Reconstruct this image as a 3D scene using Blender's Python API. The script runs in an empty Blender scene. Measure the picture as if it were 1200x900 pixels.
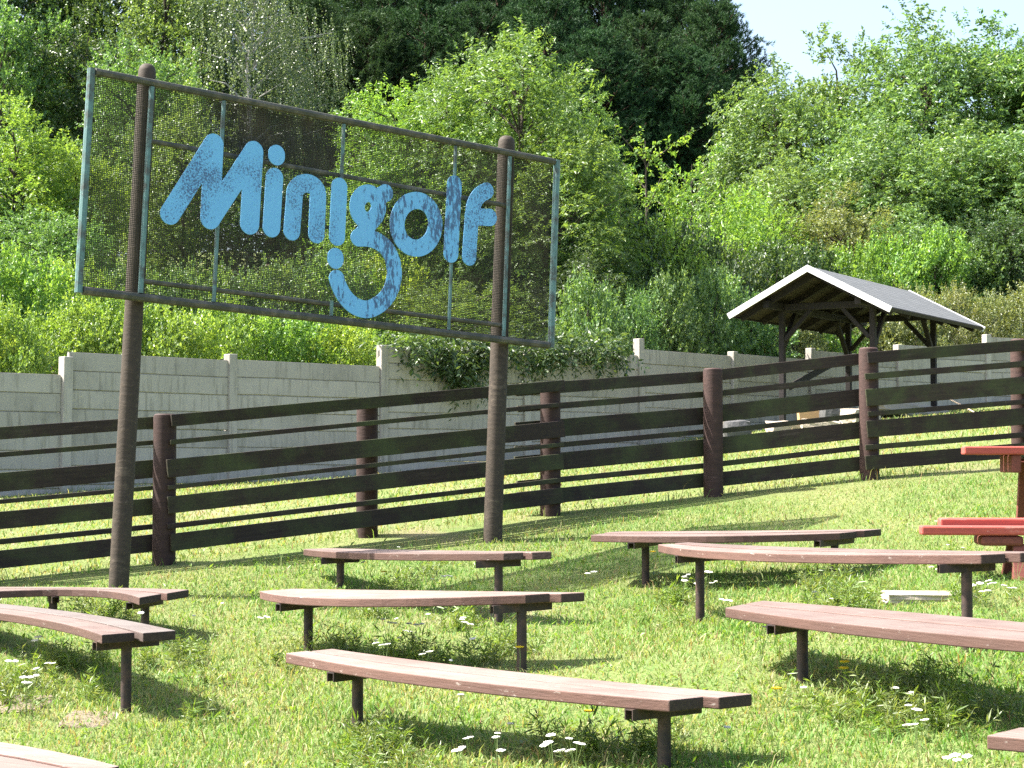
import bpy, bmesh, math, random
import numpy as np
from mathutils import Vector, Matrix
R = math.radians
random.seed(7); rng = np.random.default_rng(11)
SC = bpy.context.scene
COL = SC.collection

# ---------------------------------------------------------------- camera, sky, sun, exposure
EYE = 1.75
F = 2200.0                              # focal length in pixels of a 1200 px wide frame
PITCH = math.atan(94 / F)
cam = bpy.data.cameras.new('camera'); cam_o = bpy.data.objects.new('camera', cam); COL.objects.link(cam_o)
cam.sensor_width = 36.0; cam.lens = 36.0 * F / 1200.0
cam.clip_start = 0.1; cam.clip_end = 3000
cam_o.location = (0, 0, EYE); cam_o.rotation_euler = (math.pi / 2 + PITCH, 0, 0)
SC.camera = cam_o

SUN_EL, SUN_AZ = R(52), R(-84)          # azimuth from +Y, clockwise; sun stands to the left, a little behind the fence line
sun_dir = Vector((math.sin(SUN_AZ) * math.cos(SUN_EL), math.cos(SUN_AZ) * math.cos(SUN_EL), math.sin(SUN_EL)))
W = bpy.data.worlds.new('World'); SC.world = W; W.use_nodes = True
nt = W.node_tree; bg = nt.nodes['Background']
sky = nt.nodes.new('ShaderNodeTexSky'); sky.sky_type = 'NISHITA'; sky.sun_disc = False
sky.sun_elevation = SUN_EL; sky.sun_rotation = SUN_AZ
sky.air_density = 1.0; sky.dust_density = 5.0; sky.ozone_density = 1.0; sky.altitude = 250
nt.links.new(sky.outputs[0], bg.inputs[0]); bg.inputs[1].default_value = 0.12
sl = bpy.data.lights.new('sun', 'SUN'); sl.energy = 5.0; sl.angle = R(0.53); sl.color = (1.0, 0.955, 0.88)
so = bpy.data.objects.new('sun', sl); COL.objects.link(so); so.location = (-30, 20, 40)
so.rotation_euler = (-sun_dir).to_track_quat('-Z', 'Y').to_euler()
SC.view_settings.view_transform = 'Standard'; SC.view_settings.look = 'None'
SC.view_settings.exposure = 1.85; SC.view_settings.gamma = 1.0
SC.render.engine = 'CYCLES'
SC.cycles.max_bounces = 8; SC.cycles.transparent_max_bounces = 8
SC.cycles.diffuse_bounces = 4; SC.cycles.transmission_bounces = 4; SC.cycles.glossy_bounces = 2
try:
    SC.cycles.use_denoising = False
except Exception:
    pass

# ---------------------------------------------------------------- measuring helpers (photo pixel -> point in the place)
CP, SP = math.cos(PITCH), math.sin(PITCH)
def ray(px, py):
    a = (px - 600) / F; b = (450 - py) / F
    return np.array([a, CP - b * SP, SP + b * CP])
def at_depth(px, py, y):
    d = ray(px, py); return Vector(d * (y / d[1])) + Vector((0, 0, EYE))
def on_plane(px, py, h, X0=0.0, tilt=0.0):
    """point on the plane Z = EYE - h + tilt*(X-X0)"""
    d = ray(px, py); t = (-h - tilt * X0) / (d[2] - tilt * d[0])
    return Vector(d * t) + Vector((0, 0, EYE))

# ---------------------------------------------------------------- terrain height
WALL = [(-11.0, 22.6), (-8.6, 24.7), (-6.4, 26.8), (-4.34, 28.99), (-2.16, 31.06), (0.25, 32.84), (2.38, 34.95),
        (4.36, 37.2), (6.27, 39.5), (8.54, 41.5), (10.95, 43.27), (13.6, 44.67), (16.36, 45.85)]
FENCE_PX = [(-40, 503.5, 687), (192, 487, 661), (430, 466, 629), (645, 447, 603), (836, 433, 582), (1019, 413, 560.5),
            (1197, 398.5, 545), (1385, 384, 530)]
FH = 1.3
FENCE = []
for x, yt, yb in FENCE_PX:
    Y = F * FH / (yb - yt); p = at_depth(x, yb, Y); FENCE.append(p)
CT = [(0, 0, -1.72), (-5, 2, -1.95), (5, 2, -1.35), (-8, 9, -1.85), (8, 9, -.75),
      (-.73, 9.6, -1.49), (1.54, 9.36, -1.22), (0, 11.9, -1.29), (1.26, 11.2, -.985), (-2.3, 10.8, -1.45),
      (1.05, 14.7, -1.0), (3.3, 13.3, -.87), (4.1, 15.7, -.6), (-.11, 16.8, -.80), (-2.95, 14.7, -1.05),
      (-6.4, 26.8, -.42), (-2.16, 31.06, -.22), (.25, 32.8, .0), (2.4, 34.9, .28), (5.9, 35, .76), (8.3, 39.4, .95), (11, 43.2, 1.35),
      (-12, 20, -1.0), (-12, 30, -.5), (12, 20, .55), (14, 34, 1.3)]
CT += [(p.x, p.y, p.z - EYE) for p in FENCE]
CT = np.array(CT, float)
def _tps(r2):
    return np.where(r2 > 1e-12, r2 * np.log(np.maximum(r2, 1e-12)), 0.0)
_n = len(CT)
_K = _tps(((CT[:, None, :2] - CT[None, :, :2]) ** 2).sum(-1)) + np.diag(np.where(np.arange(_n) < 15, 5.0, 0.4))
_P = np.c_[np.ones(_n), CT[:, :2]]
_A = np.block([[_K, _P], [_P.T, np.zeros((3, 3))]])
_w = np.linalg.solve(_A, np.r_[CT[:, 2], 0, 0, 0])
_wx = np.array([p[0] for p in WALL]); _wy = np.array([p[1] for p in WALL])
def wall_y(x):
    x = np.asarray(x, float)
    y = np.interp(x, _wx, _wy)
    return y + np.minimum(x - _wx[0], 0) * 0.9 + np.maximum(x - _wx[-1], 0) * 0.4
def G(x, y):
    x = np.atleast_1d(np.asarray(x, float)); y = np.atleast_1d(np.asarray(y, float))
    yw = wall_y(x)
    cx = np.clip(x, -12, 14); cy = np.clip(y, 0, np.minimum(yw, 45))
    q = np.stack([cx, cy], -1).reshape(-1, 2)
    z = np.empty(len(q))
    for i in range(0, len(q), 20000):
        d = _tps(((q[i:i + 20000, None, :] - CT[None, :, :2]) ** 2).sum(-1))
        z[i:i + 20000] = d @ _w[:_n] + _w[_n] + q[i:i + 20000] @ _w[_n + 1:]
    z = z.reshape(x.shape)
    z = z + np.clip(x - cx, -30, 30) * 0.04
    b = np.maximum(y - yw, 0)
    z = z + 0.17 * np.minimum(b, 60) + 0.05 * np.maximum(b - 60, 0)
    return z + EYE
def g1(x, y): return float(G(x, y)[0])
def on_ground(px, py):
    d = ray(px, py); t = np.linspace(4, 60, 1200); P = d[None] * t[:, None]
    h = P[:, 2] + EYE - G(P[:, 0], P[:, 1])
    i = int(np.argmax(h < 0)) if (h < 0).any() else len(t) - 1
    return Vector((P[i, 0], P[i, 1], g1(P[i, 0], P[i, 1])))

# ---------------------------------------------------------------- object helpers
def tag(o, label=None, cat=None, group=None, kind=None):
    if label: o['label'] = label
    if cat: o['category'] = cat
    if group: o['group'] = group
    if kind: o['kind'] = kind
    return o
def empty(name, loc=(0, 0, 0), rz=0.0):
    o = bpy.data.objects.new(name, None); COL.objects.link(o); o.location = loc; o.rotation_euler = (0, 0, rz)
    o.empty_display_size = 0.2
    return o
def link(name, me, mat=None, parent=None, smooth=False, loc=None):
    o = bpy.data.objects.new(name, me); COL.objects.link(o)
    if mat is not None and len(me.materials) == 0: me.materials.append(mat)
    if parent is not None: o.parent = parent
    if loc is not None: o.location = loc
    if smooth:
        me.polygons.foreach_set('use_smooth', [True] * len(me.polygons))
    return o
def np_mesh(name, V, faces, k):
    """faces: (n,k) array"""
    me = bpy.data.meshes.new(name); V = np.asarray(V, np.float32); faces = np.asarray(faces, np.int32)
    me.vertices.add(len(V)); me.vertices.foreach_set('co', V.ravel())
    me.loops.add(faces.size); me.loops.foreach_set('vertex_index', faces.ravel())
    me.polygons.add(len(faces)); me.polygons.foreach_set('loop_start', np.arange(len(faces), dtype=np.int32) * k)
    me.polygons.foreach_set('loop_total', np.full(len(faces), k, np.int32))
    me.update(calc_edges=True)
    return me
class MB:
    def __init__(s): s.v = []; s.f = []
    def add(s, vs, fs):
        n = len(s.v); s.v += [tuple(v) for v in vs]; s.f += [tuple(i + n for i in f) for f in fs]
        return s
    def hexa(s, a, b):
        """prism between two quads a, b (lists of 4 points each)"""
        return s.add(list(a) + list(b), [(3, 2, 1, 0), (4, 5, 6, 7), (0, 1, 5, 4), (1, 2, 6, 5), (2, 3, 7, 6), (3, 0, 4, 7)])
    def box(s, lo, hi):
        x0, y0, z0 = lo; x1, y1, z1 = hi
        return s.hexa([(x0, y0, z0), (x1, y0, z0), (x1, y1, z0), (x0, y1, z0)], [(x0, y0, z1), (x1, y0, z1), (x1, y1, z1), (x0, y1, z1)])
    def bar(s, p, q, w, h, up=(0, 0, 1)):
        p = Vector(p); q = Vector(q); d = (q - p).normalized(); u = Vector(up)
        sd = d.cross(u).normalized(); u = sd.cross(d).normalized()
        def ring(c): return [c - sd * w / 2 - u * h / 2, c + sd * w / 2 - u * h / 2, c + sd * w / 2 + u * h / 2, c - sd * w / 2 + u * h / 2]
        a = ring(p); b = ring(q)
        return s.add(a + b, [(0, 1, 2, 3), (7, 6, 5, 4), (0, 4, 5, 1), (1, 5, 6, 2), (2, 6, 7, 3), (3, 7, 4, 0)])
    def tube(s, pts, rad, n=10, dome=False, squash=1.0):
        pts = [Vector(p) for p in pts]; m = len(pts)
        if not hasattr(rad, '__len__'): rad = [rad] * m
        vs = []; ref = Vector((1, 0, 0))
        for i, p in enumerate(pts):
            d = (pts[min(i + 1, m - 1)] - pts[max(i - 1, 0)]).normalized()
            if abs(d.dot(ref)) > .9: ref = Vector((0, 1, 0))
            a = d.cross(ref).normalized(); b = d.cross(a).normalized()
            for k in range(n):
                t = 2 * math.pi * k / n
                vs.append(p + (a * math.cos(t) + b * math.sin(t) * squash) * rad[i])
        fs = [(i * n + k, i * n + (k + 1) % n, (i + 1) * n + (k + 1) % n, (i + 1) * n + k) for i in range(m - 1) for k in range(n)]
        fs += [tuple(range(n))[::-1], tuple((m - 1) * n + k for k in range(n))]
        return s.add(vs, fs)
    def build(s, name, mat, parent=None, smooth=False, bevel=0.0, loc=None):
        me = bpy.data.meshes.new(name); me.from_pydata(s.v, [], s.f)
        bm = bmesh.new(); bm.from_mesh(me); bmesh.ops.recalc_face_normals(bm, faces=bm.faces); bm.to_mesh(me); bm.free()
        o = link(name, me, mat, parent, smooth, loc)
        if smooth:
            try: me.set_sharp_from_angle(angle=R(40))
            except Exception: pass
        if bevel:
            m = o.modifiers.new('bevel', 'BEVEL'); m.width = bevel; m.segments = 2; m.limit_method = 'ANGLE'
        return o

# ---------------------------------------------------------------- materials
class NT:
    def __init__(s, name):
        s.m = bpy.data.materials.new(name); s.m.use_nodes = True; s.t = s.m.node_tree
        s.b = s.t.nodes['Principled BSDF']; s.o = s.t.nodes['Material Output']
    def n(s, typ, **kw):
        d = s.t.nodes.new(typ)
        for k, v in kw.items(): setattr(d, k, v)
        return d
    def l(s, a, b): s.t.links.new(a, b)
    def co(s, which='Object', scale=(1, 1, 1)):
        c = s.n('ShaderNodeTexCoord'); mp = s.n('ShaderNodeMapping'); mp.inputs['Scale'].default_value = scale
        s.l(c.outputs[which], mp.inputs[0]); return mp.outputs[0]
    def world(s, scale=(1, 1, 1)):
        c = s.n('ShaderNodeNewGeometry'); mp = s.n('ShaderNodeMapping'); mp.inputs['Scale'].default_value = scale
        s.l(c.outputs['Position'], mp.inputs[0]); return mp.outputs[0]
    def noise(s, vec, scale, detail=5, rough=.6):
        d = s.n('ShaderNodeTexNoise'); d.inputs['Scale'].default_value = scale; d.inputs['Detail'].default_value = detail
        d.inputs['Roughness'].default_value = rough; s.l(vec, d.inputs['Vector']); return d.outputs[0]
    def ramp(s, fac, stops):
        r = s.n('ShaderNodeValToRGB'); e = r.color_ramp.elements
        while len(e) < len(stops): e.new(0.5)
        for i, (p, c) in enumerate(stops):
            e[i].position = p; e[i].color = (c, c, c, 1) if not hasattr(c, '__len__') else (*c, 1)
        s.l(fac, r.inputs[0]); return r.outputs[0]
    def mix(s, fac, a, b, mode='MIX'):
        d = s.n('ShaderNodeMix'); d.data_type = 'RGBA'; d.blend_type = mode
        for sock, v in ((d.inputs[0], fac), (d.inputs[6], a), (d.inputs[7], b)):
            if hasattr(v, 'links'): s.l(v, sock)
            else: sock.default_value = v if not hasattr(v, '__len__') else (*v, 1)
        return d.outputs[2]
    def math(s, op, a, b=0.5):
        d = s.n('ShaderNodeMath', operation=op)
        for sock, v in ((d.inputs[0], a), (d.inputs[1], b)):
            if hasattr(v, 'links'): s.l(v, sock)
            else: sock.default_value = v
        return d.outputs[0]
    def bump(s, h, strength=.4, dist=.01):
        d = s.n('ShaderNodeBump'); d.inputs['Strength'].default_value = strength; d.inputs['Distance'].default_value = dist
        s.l(h, d.inputs['Height']); s.l(d.outputs[0], s.b.inputs['Normal'])
    def color(s, c, rough=.7, spec=.3):
        if hasattr(c, 'links'): s.l(c, s.b.inputs['Base Color'])
        else: s.b.inputs['Base Color'].default_value = (*c, 1)
        s.b.inputs['Roughness'].default_value = rough
        s.b.inputs['Specular IOR Level'].default_value = spec
        return s

def leaf_mat(name, c1, c2, c3, trans=.45, gloss=.5, rough=.40, tcol=(1.25, 1.15, .45)):
    """leaf with random tint per leaf and per plant, light passing through the blade"""
    t = NT(name); g = t.n('ShaderNodeNewGeometry'); oi = t.n('ShaderNodeObjectInfo')
    col = t.ramp(g.outputs['Random Per Island'], [(0, c1), (.55, c2), (1, c3)])
    nz = t.noise(t.world(), .45, 2)
    v = t.math('MULTIPLY_ADD', nz, .7); t.t.nodes[-1].inputs[2].default_value = .65
    hsv = t.n('ShaderNodeHueSaturation'); t.l(col, hsv.inputs['Color']); t.l(v, hsv.inputs['Value'])
    h = t.math('MULTIPLY_ADD', oi.outputs['Random'], .035); t.t.nodes[-1].inputs[2].default_value = .4825
    t.l(h, hsv.inputs['Hue'])
    c = hsv.outputs[0]
    t.color(c, rough, gloss)
    tr = t.n('ShaderNodeBsdfTranslucent'); t.l(t.mix(1.0, c, tcol, 'MULTIPLY'), tr.inputs[0])
    mx = t.n('ShaderNodeMixShader'); mx.inputs[0].default_value = trans
    t.l(t.b.outputs[0], mx.inputs[1]); t.l(tr.outputs[0], mx.inputs[2]); t.l(mx.outputs[0], t.o.inputs[0])
    return t.m

M = {}
# ground under the grass
t = NT('lawn_ground'); w = t.world()
c = t.mix(t.ramp(t.noise(w, .9, 6), [(.38, 0), (.62, 1)]), (.125, .19, .055), (.19, .215, .085))
c = t.mix(t.ramp(t.noise(w, 26, 4), [(.3, 0), (.75, 1)]), c, (.11, .125, .04))
c = t.mix(t.ramp(t.noise(w, .35, 5), [(.60, 0), (.70, .8)]), c, (.23, .19, .12))
t.color(c, .95, .1); t.bump(t.noise(w, 40, 5), .8, .03); M['ground'] = t.m
t = NT('soil'); w = t.world()
t.color(t.mix(t.noise(w, 12, 6), (.13, .105, .075), (.24, .20, .15)), .95, .1); t.bump(t.noise(w, 50, 5), .8, .02); M['soil'] = t.m

def grass_mat(name, dry):
    t = NT(name); g = t.n('ShaderNodeNewGeometry'); w = t.world()
    a = t.ramp(g.outputs['Random Per Island'], [(0, (.085, .215, .032)), (.45, (.135, .27, .052)), (.8, (.205, .315, .09)), (.93, (.36, .34, .17)), (1, (.22, .12, .06))])
    b = t.ramp(g.outputs['Random Per Island'], [(0, (.145, .25, .058)), (.4, (.23, .31, .10)), (.85, (.42, .37, .19)), (1, (.25, .14, .07))])
    z = t.math('ADD', t.math('MULTIPLY', t.noise(w, .55, 3), .65), t.math('MULTIPLY', t.noise(w, 2.6, 4), .35))
    c = t.mix(t.ramp(z, [(.42 - dry, 0), (.60 - dry, 1)]), a, b)
    t.color(c, .55, .25)
    tr = t.n('ShaderNodeBsdfTranslucent'); t.l(t.mix(1.0, c, (1.15, 1.15, .55), 'MULTIPLY'), tr.inputs[0])
    mx = t.n('ShaderNodeMixShader'); mx.inputs[0].default_value = .4
    t.l(t.b.outputs[0], mx.inputs[1]); t.l(tr.outputs[0], mx.inputs[2]); t.l(mx.outputs[0], t.o.inputs[0])
    return t.m
M['grass'] = grass_mat('grass_blades', 0.0)
M['grass_dry'] = grass_mat('grass_blades_mown', 0.22)
M['weed'] = leaf_mat('weed_leaf', (.10, .19, .035), (.15, .26, .05), (.21, .31, .075), .45)
M['weed_grey'] = leaf_mat('feathery_leaf', (.12, .17, .055), (.17, .23, .08), (.23, .28, .11), .45)

def wood_mat(name, base, dark, wear, wear_amt, moss=None, scale=1.0, rough=.75, top_fade=None):
    t = NT(name); oc = t.co('Object', (1.2 * scale, 22 * scale, 22 * scale)); o2 = t.co('Object')
    oi = t.n('ShaderNodeObjectInfo')
    off = t.n('ShaderNodeVectorMath', operation='ADD'); t.l(oc, off.inputs[0])
    cmb = t.n('ShaderNodeCombineXYZ'); 
    r = t.math('MULTIPLY', oi.outputs['Random'], 90)
    for i in range(3): t.l(r, cmb.inputs[i])
    t.l(cmb.outputs[0], off.inputs[1]); gv = off.outputs[0]
    grain = t.noise(gv, 2.2, 7, .65)
    c = t.mix(t.ramp(grain, [(.3, 0), (.7, 1)]), dark, base)
    off2 = t.n('ShaderNodeVectorMath', operation='ADD'); t.l(o2, off2.inputs[0]); t.l(cmb.outputs[0], off2.inputs[1])
    big = t.noise(off2.outputs[0], 3.0, 6, .65)
    wz = t.math('ADD', t.math('MULTIPLY', big, .6), t.math('MULTIPLY', grain, .4))
    c = t.mix(t.ramp(wz, [(.66 - wear_amt, 0), (.74 - wear_amt * .6, 1)]), c, wear)
    chips = t.noise(off2.outputs[0], 28, 4, .7)
    c = t.mix(t.math('MULTIPLY', t.ramp(chips, [(.66, 0), (.70, 1)]), min(1, wear_amt * 5)), c, tuple(min(1, x * 1.5) for x in wear))
    if moss:
        ms = t.noise(off2.outputs[0], 1.7, 6, .7)
        c = t.mix(t.ramp(ms, [(.44, 0), (.66, .85)]), c, moss)
    v = t.math('MULTIPLY_ADD', oi.outputs['Random'], .35); t.t.nodes[-1].inputs[2].default_value = .82
    hsv = t.n('ShaderNodeHueSaturation'); t.l(c, hsv.inputs['Color']); t.l(v, hsv.inputs['Value'])
    t.color(hsv.outputs[0], rough, .3); t.bump(t.math('ADD', grain, t.math('MULTIPLY', chips, .3)), .55, .006)
    return t.m
def plank_mat(name, base, dark, top, seed):
    t = NT(name); oi = t.n('ShaderNodeObjectInfo'); r = t.math('MULTIPLY', oi.outputs['Random'], 70 + seed)
    cmb = t.n('ShaderNodeCombineXYZ')
    for k in range(3): t.l(r, cmb.inputs[k])
    def shifted(v):
        a = t.n('ShaderNodeVectorMath', operation='ADD'); t.l(v, a.inputs[0]); t.l(cmb.outputs[0], a.inputs[1]); return a.outputs[0]
    g1_ = t.noise(shifted(t.co('Object', (1.6, 42, 42))), 2.0, 8, .7); g2_ = t.noise(shifted(t.co('Object', (.8, 9, 9))), 1.5, 6, .6)
    o2 = shifted(t.co('Object')); big = t.noise(o2, 2.2, 5, .6); chips = t.noise(shifted(t.co('Object', (9, 38, 38))), 1.0, 6, .7)
    geo = t.n('ShaderNodeNewGeometry'); sep = t.n('ShaderNodeSeparateXYZ'); t.l(geo.outputs['Normal'], sep.inputs[0])
    upf = t.ramp(sep.outputs[2], [(.35, 0), (.8, 1)])
    c = t.mix(t.ramp(g2_, [(.3, 0), (.7, 1)]), dark, base)
    grainmix = t.math('ADD', t.math('MULTIPLY', g1_, .55), t.math('MULTIPLY', big, .45))
    wear = t.math('MULTIPLY', t.ramp(grainmix, [(.36, .25), (.58, 1)]), t.math('MULTIPLY_ADD', upf, .78)); t.t.nodes[-2].inputs[2].default_value = .10
    for nd in t.t.nodes:
        if nd.bl_idname == 'ShaderNodeMath' and nd.operation == 'MULTIPLY_ADD': nd.inputs[2].default_value = .10
    c = t.mix(wear, c, top)
    c = t.mix(t.ramp(chips, [(.63, 0), (.67, .75)]), c, (.32, .275, .245))
    c = t.mix(t.ramp(g1_, [(.28, .85), (.385, 0)]), c, (.05, .037, .031))
    v = t.n('ShaderNodeMapRange'); t.l(oi.outputs['Random'], v.inputs[0]); v.inputs[3].default_value = .74; v.inputs[4].default_value = 1.15
    hsv = t.n('ShaderNodeHueSaturation'); t.l(c, hsv.inputs['Color']); t.l(v.outputs[0], hsv.inputs['Value'])
    t.color(hsv.outputs[0], .7, .3); t.bump(t.math('ADD', g1_, t.math('MULTIPLY', chips, .4)), .6, .005)
    return t.m
M['plank'] = plank_mat('bench_plank', (.130, .067, .052), (.080, .042, .034), (.225, .176, .152), 0)
M['plank_grey'] = plank_mat('bench_plank_grey', (.105, .072, .060), (.066, .048, .042), (.165, .145, .132), 3)
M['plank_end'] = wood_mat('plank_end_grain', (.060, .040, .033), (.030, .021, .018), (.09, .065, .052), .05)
M['fence'] = wood_mat('fence_board', (.040, .028, .022), (.020, .014, .0115), (.075, .058, .046), .08, moss=(.052, .066, .024))
M['fence_post'] = wood_mat('fence_post', (.058, .032, .027), (.033, .019, .016), (.11, .07, .058), .06, scale=.6)
M['sign_post'] = wood_mat('sign_post_wood', (.062, .047, .034), (.034, .027, .020), (.105, .084, .062), .1, scale=.7)
M['beam'] = wood_mat('pavilion_timber', (.030, .024, .024), (.017, .014, .014), (.06, .045, .04), .04)
M['boards'] = wood_mat('roof_boards', (.05, .036, .027), (.026, .019, .015), (.085, .06, .045), .06)
M['red'] = wood_mat('red_painted_wood', (.40, .085, .065), (.29, .058, .046), (.47, .25, .21), .10)
M['dark_red'] = wood_mat('dark_red_wood', (.20, .06, .045), (.12, .04, .03), (.28, .14, .1), .06)
t = NT('leg_steel'); o = t.co()
t.color(t.mix(t.ramp(t.noise(o, 14, 5), [(.45, 0), (.7, 1)]), (.035, .026, .024), (.085, .05, .038)), .6, .35); t.bump(t.noise(o, 60), .3, .003); M['steel'] = t.m
t = NT('concrete'); o = t.co(); oi = t.n('ShaderNodeObjectInfo')
ov = t.n('ShaderNodeVectorMath', operation='ADD'); cm = t.n('ShaderNodeCombineXYZ'); rr = t.math('MULTIPLY', oi.outputs['Random'], 50)
for i in range(3): t.l(rr, cm.inputs[i])
t.l(o, ov.inputs[0]); t.l(cm.outputs[0], ov.inputs[1]); o = ov.outputs[0]
c = t.mix(t.noise(o, 2.2, 6), (.335, .307, .272), (.475, .437, .388))
c = t.mix(t.ramp(t.noise(o, 1.1, 7, .7), [(.48, 0), (.70, .75)]), c, (.235, .22, .19))
mp = t.n('ShaderNodeMapping'); mp.inputs['Scale'].default_value = (9, 9, .9); t.l(o, mp.inputs[0])
c = t.mix(t.ramp(t.noise(mp.outputs[0], 1.5, 5), [(.52, 0), (.70, .7)]), c, (.19, .175, .145))
hs = t.n('ShaderNodeHueSaturation'); t.l(c, hs.inputs['Color']); vv = t.math('MULTIPLY_ADD', oi.outputs['Random'], .16); t.t.nodes[-1].inputs[2].default_value = .92; t.l(vv, hs.inputs['Value'])
t.color(hs.outputs[0], .9, .2); t.bump(t.noise(o, 45, 6), .4, .004); M['concrete'] = t.m
t = NT('stone'); o = t.co(); t.color(t.mix(t.noise(o, 5, 6), (.26, .22, .17), (.46, .40, .32)), .9, .2); t.bump(t.noise(o, 14, 6), .8, .02); M['stone'] = t.m
t = NT('dark_stone'); o = t.co(); t.color(t.mix(t.noise(o, 7, 6), (.035, .035, .037), (.12, .12, .12)), .8, .3); t.bump(t.noise(o, 14, 6), .6, .02); M['dark_stone'] = t.m
t = NT('white_paint'); o = t.co(); t.color(t.mix(t.ramp(t.noise(o, 6, 6), [(.5, 0), (.8, 1)]), (.80, .79, .77), (.62, .61, .58)), .5, .4); M['white'] = t.m
t = NT('shingles'); o = t.co(); br = t.n('ShaderNodeTexBrick'); t.l(o, br.inputs[0]); br.inputs['Scale'].default_value = 1.0
br.inputs['Brick Width'].default_value = .32; br.inputs['Row Height'].default_value = .145; br.inputs['Mortar Size'].default_value = .014; br.inputs['Bias'].default_value = -.2
br.inputs['Color1'].default_value = (.125, .132, .135, 1); br.inputs['Color2'].default_value = (.165, .172, .175, 1); br.inputs['Mortar'].default_value = (.055, .058, .06, 1)
c = t.mix(.35, br.outputs[0], t.mix(t.noise(o, 40, 3), (.075, .08, .082), (.16, .165, .17)))
t.color(c, .9, .15); t.bump(br.outputs[0], .9, .012); M['shingle'] = t.m
t = NT('letter_paint'); o = t.world()
c = t.mix(t.noise(o, 4, 3), (.135, .41, .71), (.17, .46, .76))
wz = t.noise(o, 70, 8, .78); wb = t.noise(o, 2.1, 3, .5)
wm = t.math('ADD', wz, t.math('MULTIPLY', wb, .55))
c = t.mix(t.ramp(wm, [(.845, 0), (.88, .9)]), c, (.045, .075, .165))
t.color(c, .45, .4); M['letter'] = t.m
t = NT('letter_paint_worn'); o = t.world((1, 1, .35))
c = t.mix(t.noise(o, 4, 3), (.135, .41, .71), (.17, .46, .76))
wm = t.math('ADD', t.noise(o, 30, 8, .72), t.math('MULTIPLY', t.noise(o, 2.4, 3, .5), .5))
c = t.mix(t.ramp(wm, [(.78, 0), (.83, .85)]), c, (.04, .07, .155))
t.color(c, .45, .4); M['letter_worn'] = t.m
t = NT('teal_frame'); o = t.world()
c = t.mix(t.ramp(t.noise(o, 7, 6, .7), [(.45, 0), (.6, 1)]), (.105, .20, .195), (.065, .078, .07))
c = t.mix(t.ramp(t.noise(o, 22, 6, .7), [(.6, 0), (.7, .7)]), c, (.27, .36, .36)); t.color(c, .5, .4); M['teal'] = t.m
t = NT('dull_frame'); o = t.world()
c = t.mix(t.ramp(t.noise(o, 9, 6, .7), [(.45, 0), (.65, 1)]), (.06, .062, .05), (.14, .125, .10)); t.color(c, .7, .3); M['dull'] = t.m
t = NT('net_wire'); o = t.world()
t.color(t.mix(t.ramp(t.noise(o, 3.0, 5), [(.4, 0), (.65, 1)]), (.045, .045, .038), (.085, .073, .056)), .8, .2); M['net'] = t.m
def plain(name, c, rough=.6, spec=.3):
    t = NT(name); o = t.co(); t.color(t.mix(t.noise(o, 30, 4), tuple(x * .85 for x in c), c), rough, spec); return t.m
M['petal'] = plain('white_petals', (.80, .78, .72)); M['petal_old'] = plain('faded_petals', (.62, .58, .45)); M['yellow'] = plain('yellow_petals', (.75, .55, .03))
M['stem'] = plain('green_stem', (.16, .22, .07)); M['stick'] = plain('pale_twig', (.46, .36, .27)); M['orange_wood'] = plain('fresh_cut_wood', (.56, .34, .17))
def bark(name, a, b):
    t = NT(name); o = t.co('Object', (6, 6, 1.5)); n = t.noise(o, 3, 6, .7); t.color(t.mix(n, a, b), .9, .1); t.bump(n, .8, .03); return t.m
M['bark'] = bark('bark', (.045, .037, .03), (.13, .11, .09)); M['birch_bark'] = bark('birch_bark', (.12, .11, .10), (.62, .60, .56)); M['pine_bark'] = bark('pine_bark', (.05, .035, .028), (.15, .10, .075))
# foliage kinds
M['lf_dark'] = leaf_mat('leaf_dark_green', (0.041, 0.085, 0.034), (0.062, 0.121, 0.046), (0.110, 0.172, 0.067), .42)
M['lf_mid'] = leaf_mat('leaf_mid_green', (0.092, 0.177, 0.064), (0.135, 0.245, 0.084), (0.211, 0.329, 0.131), .48)
M['lf_fresh'] = leaf_mat('leaf_fresh_green', (0.125, 0.242, 0.055), (0.180, 0.312, 0.071), (0.265, 0.406, 0.108), .5)
M['lf_yellow'] = leaf_mat('leaf_yellow_green', (.150, .270, .050), (.215, .350, .066), (.300, .425, .105), .5)
M['lf_ash'] = leaf_mat('leaf_ash', (.098, .195, .055), (.138, .255, .070), (.205, .325, .105), .46)
M['lf_birch'] = leaf_mat('leaf_birch', (.09, .145, .065), (.13, .19, .09), (.21, .27, .15), .38, .6, .35, (1.1, 1.1, .6))
M['lf_pine'] = leaf_mat('pine_needles', (.026, .064, .028), (.040, .088, .036), (.072, .130, .048), .25, .15, .6, (1, 1, .6))
M['lf_olive'] = leaf_mat('leaf_olive', (0.135, 0.172, 0.072), (0.179, 0.224, 0.091), (0.254, 0.284, 0.127), .42)

# ================================================================ THE SETTING
xs = np.r_[np.linspace(-320, -22, 26), np.linspace(-20, 22, 141), np.linspace(24, 320, 26)]
ys = np.r_[np.linspace(-60, -4, 10), np.linspace(-2, 60, 190), np.linspace(63, 420, 40)]
XX, YY = np.meshgrid(xs, ys); ZZ = G(XX.ravel(), YY.ravel()).reshape(XX.shape)
bmp = 0.008 * np.sin(XX * 1.7 + 1.3 * np.sin(YY * .9)) * np.sin(YY * 1.3 + .7)
V = np.stack([XX, YY, ZZ + bmp * (np.abs(XX) < 20)], -1).reshape(-1, 3)
nx, ny = len(xs), len(ys); I = np.arange(nx * ny).reshape(ny, nx)
Fq = np.stack([I[:-1, :-1], I[:-1, 1:], I[1:, 1:], I[1:, :-1]], -1).reshape(-1, 4)
ground = link('ground', np_mesh('ground', V, Fq, 4), M['ground'], smooth=True); tag(ground, kind='structure')

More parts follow.
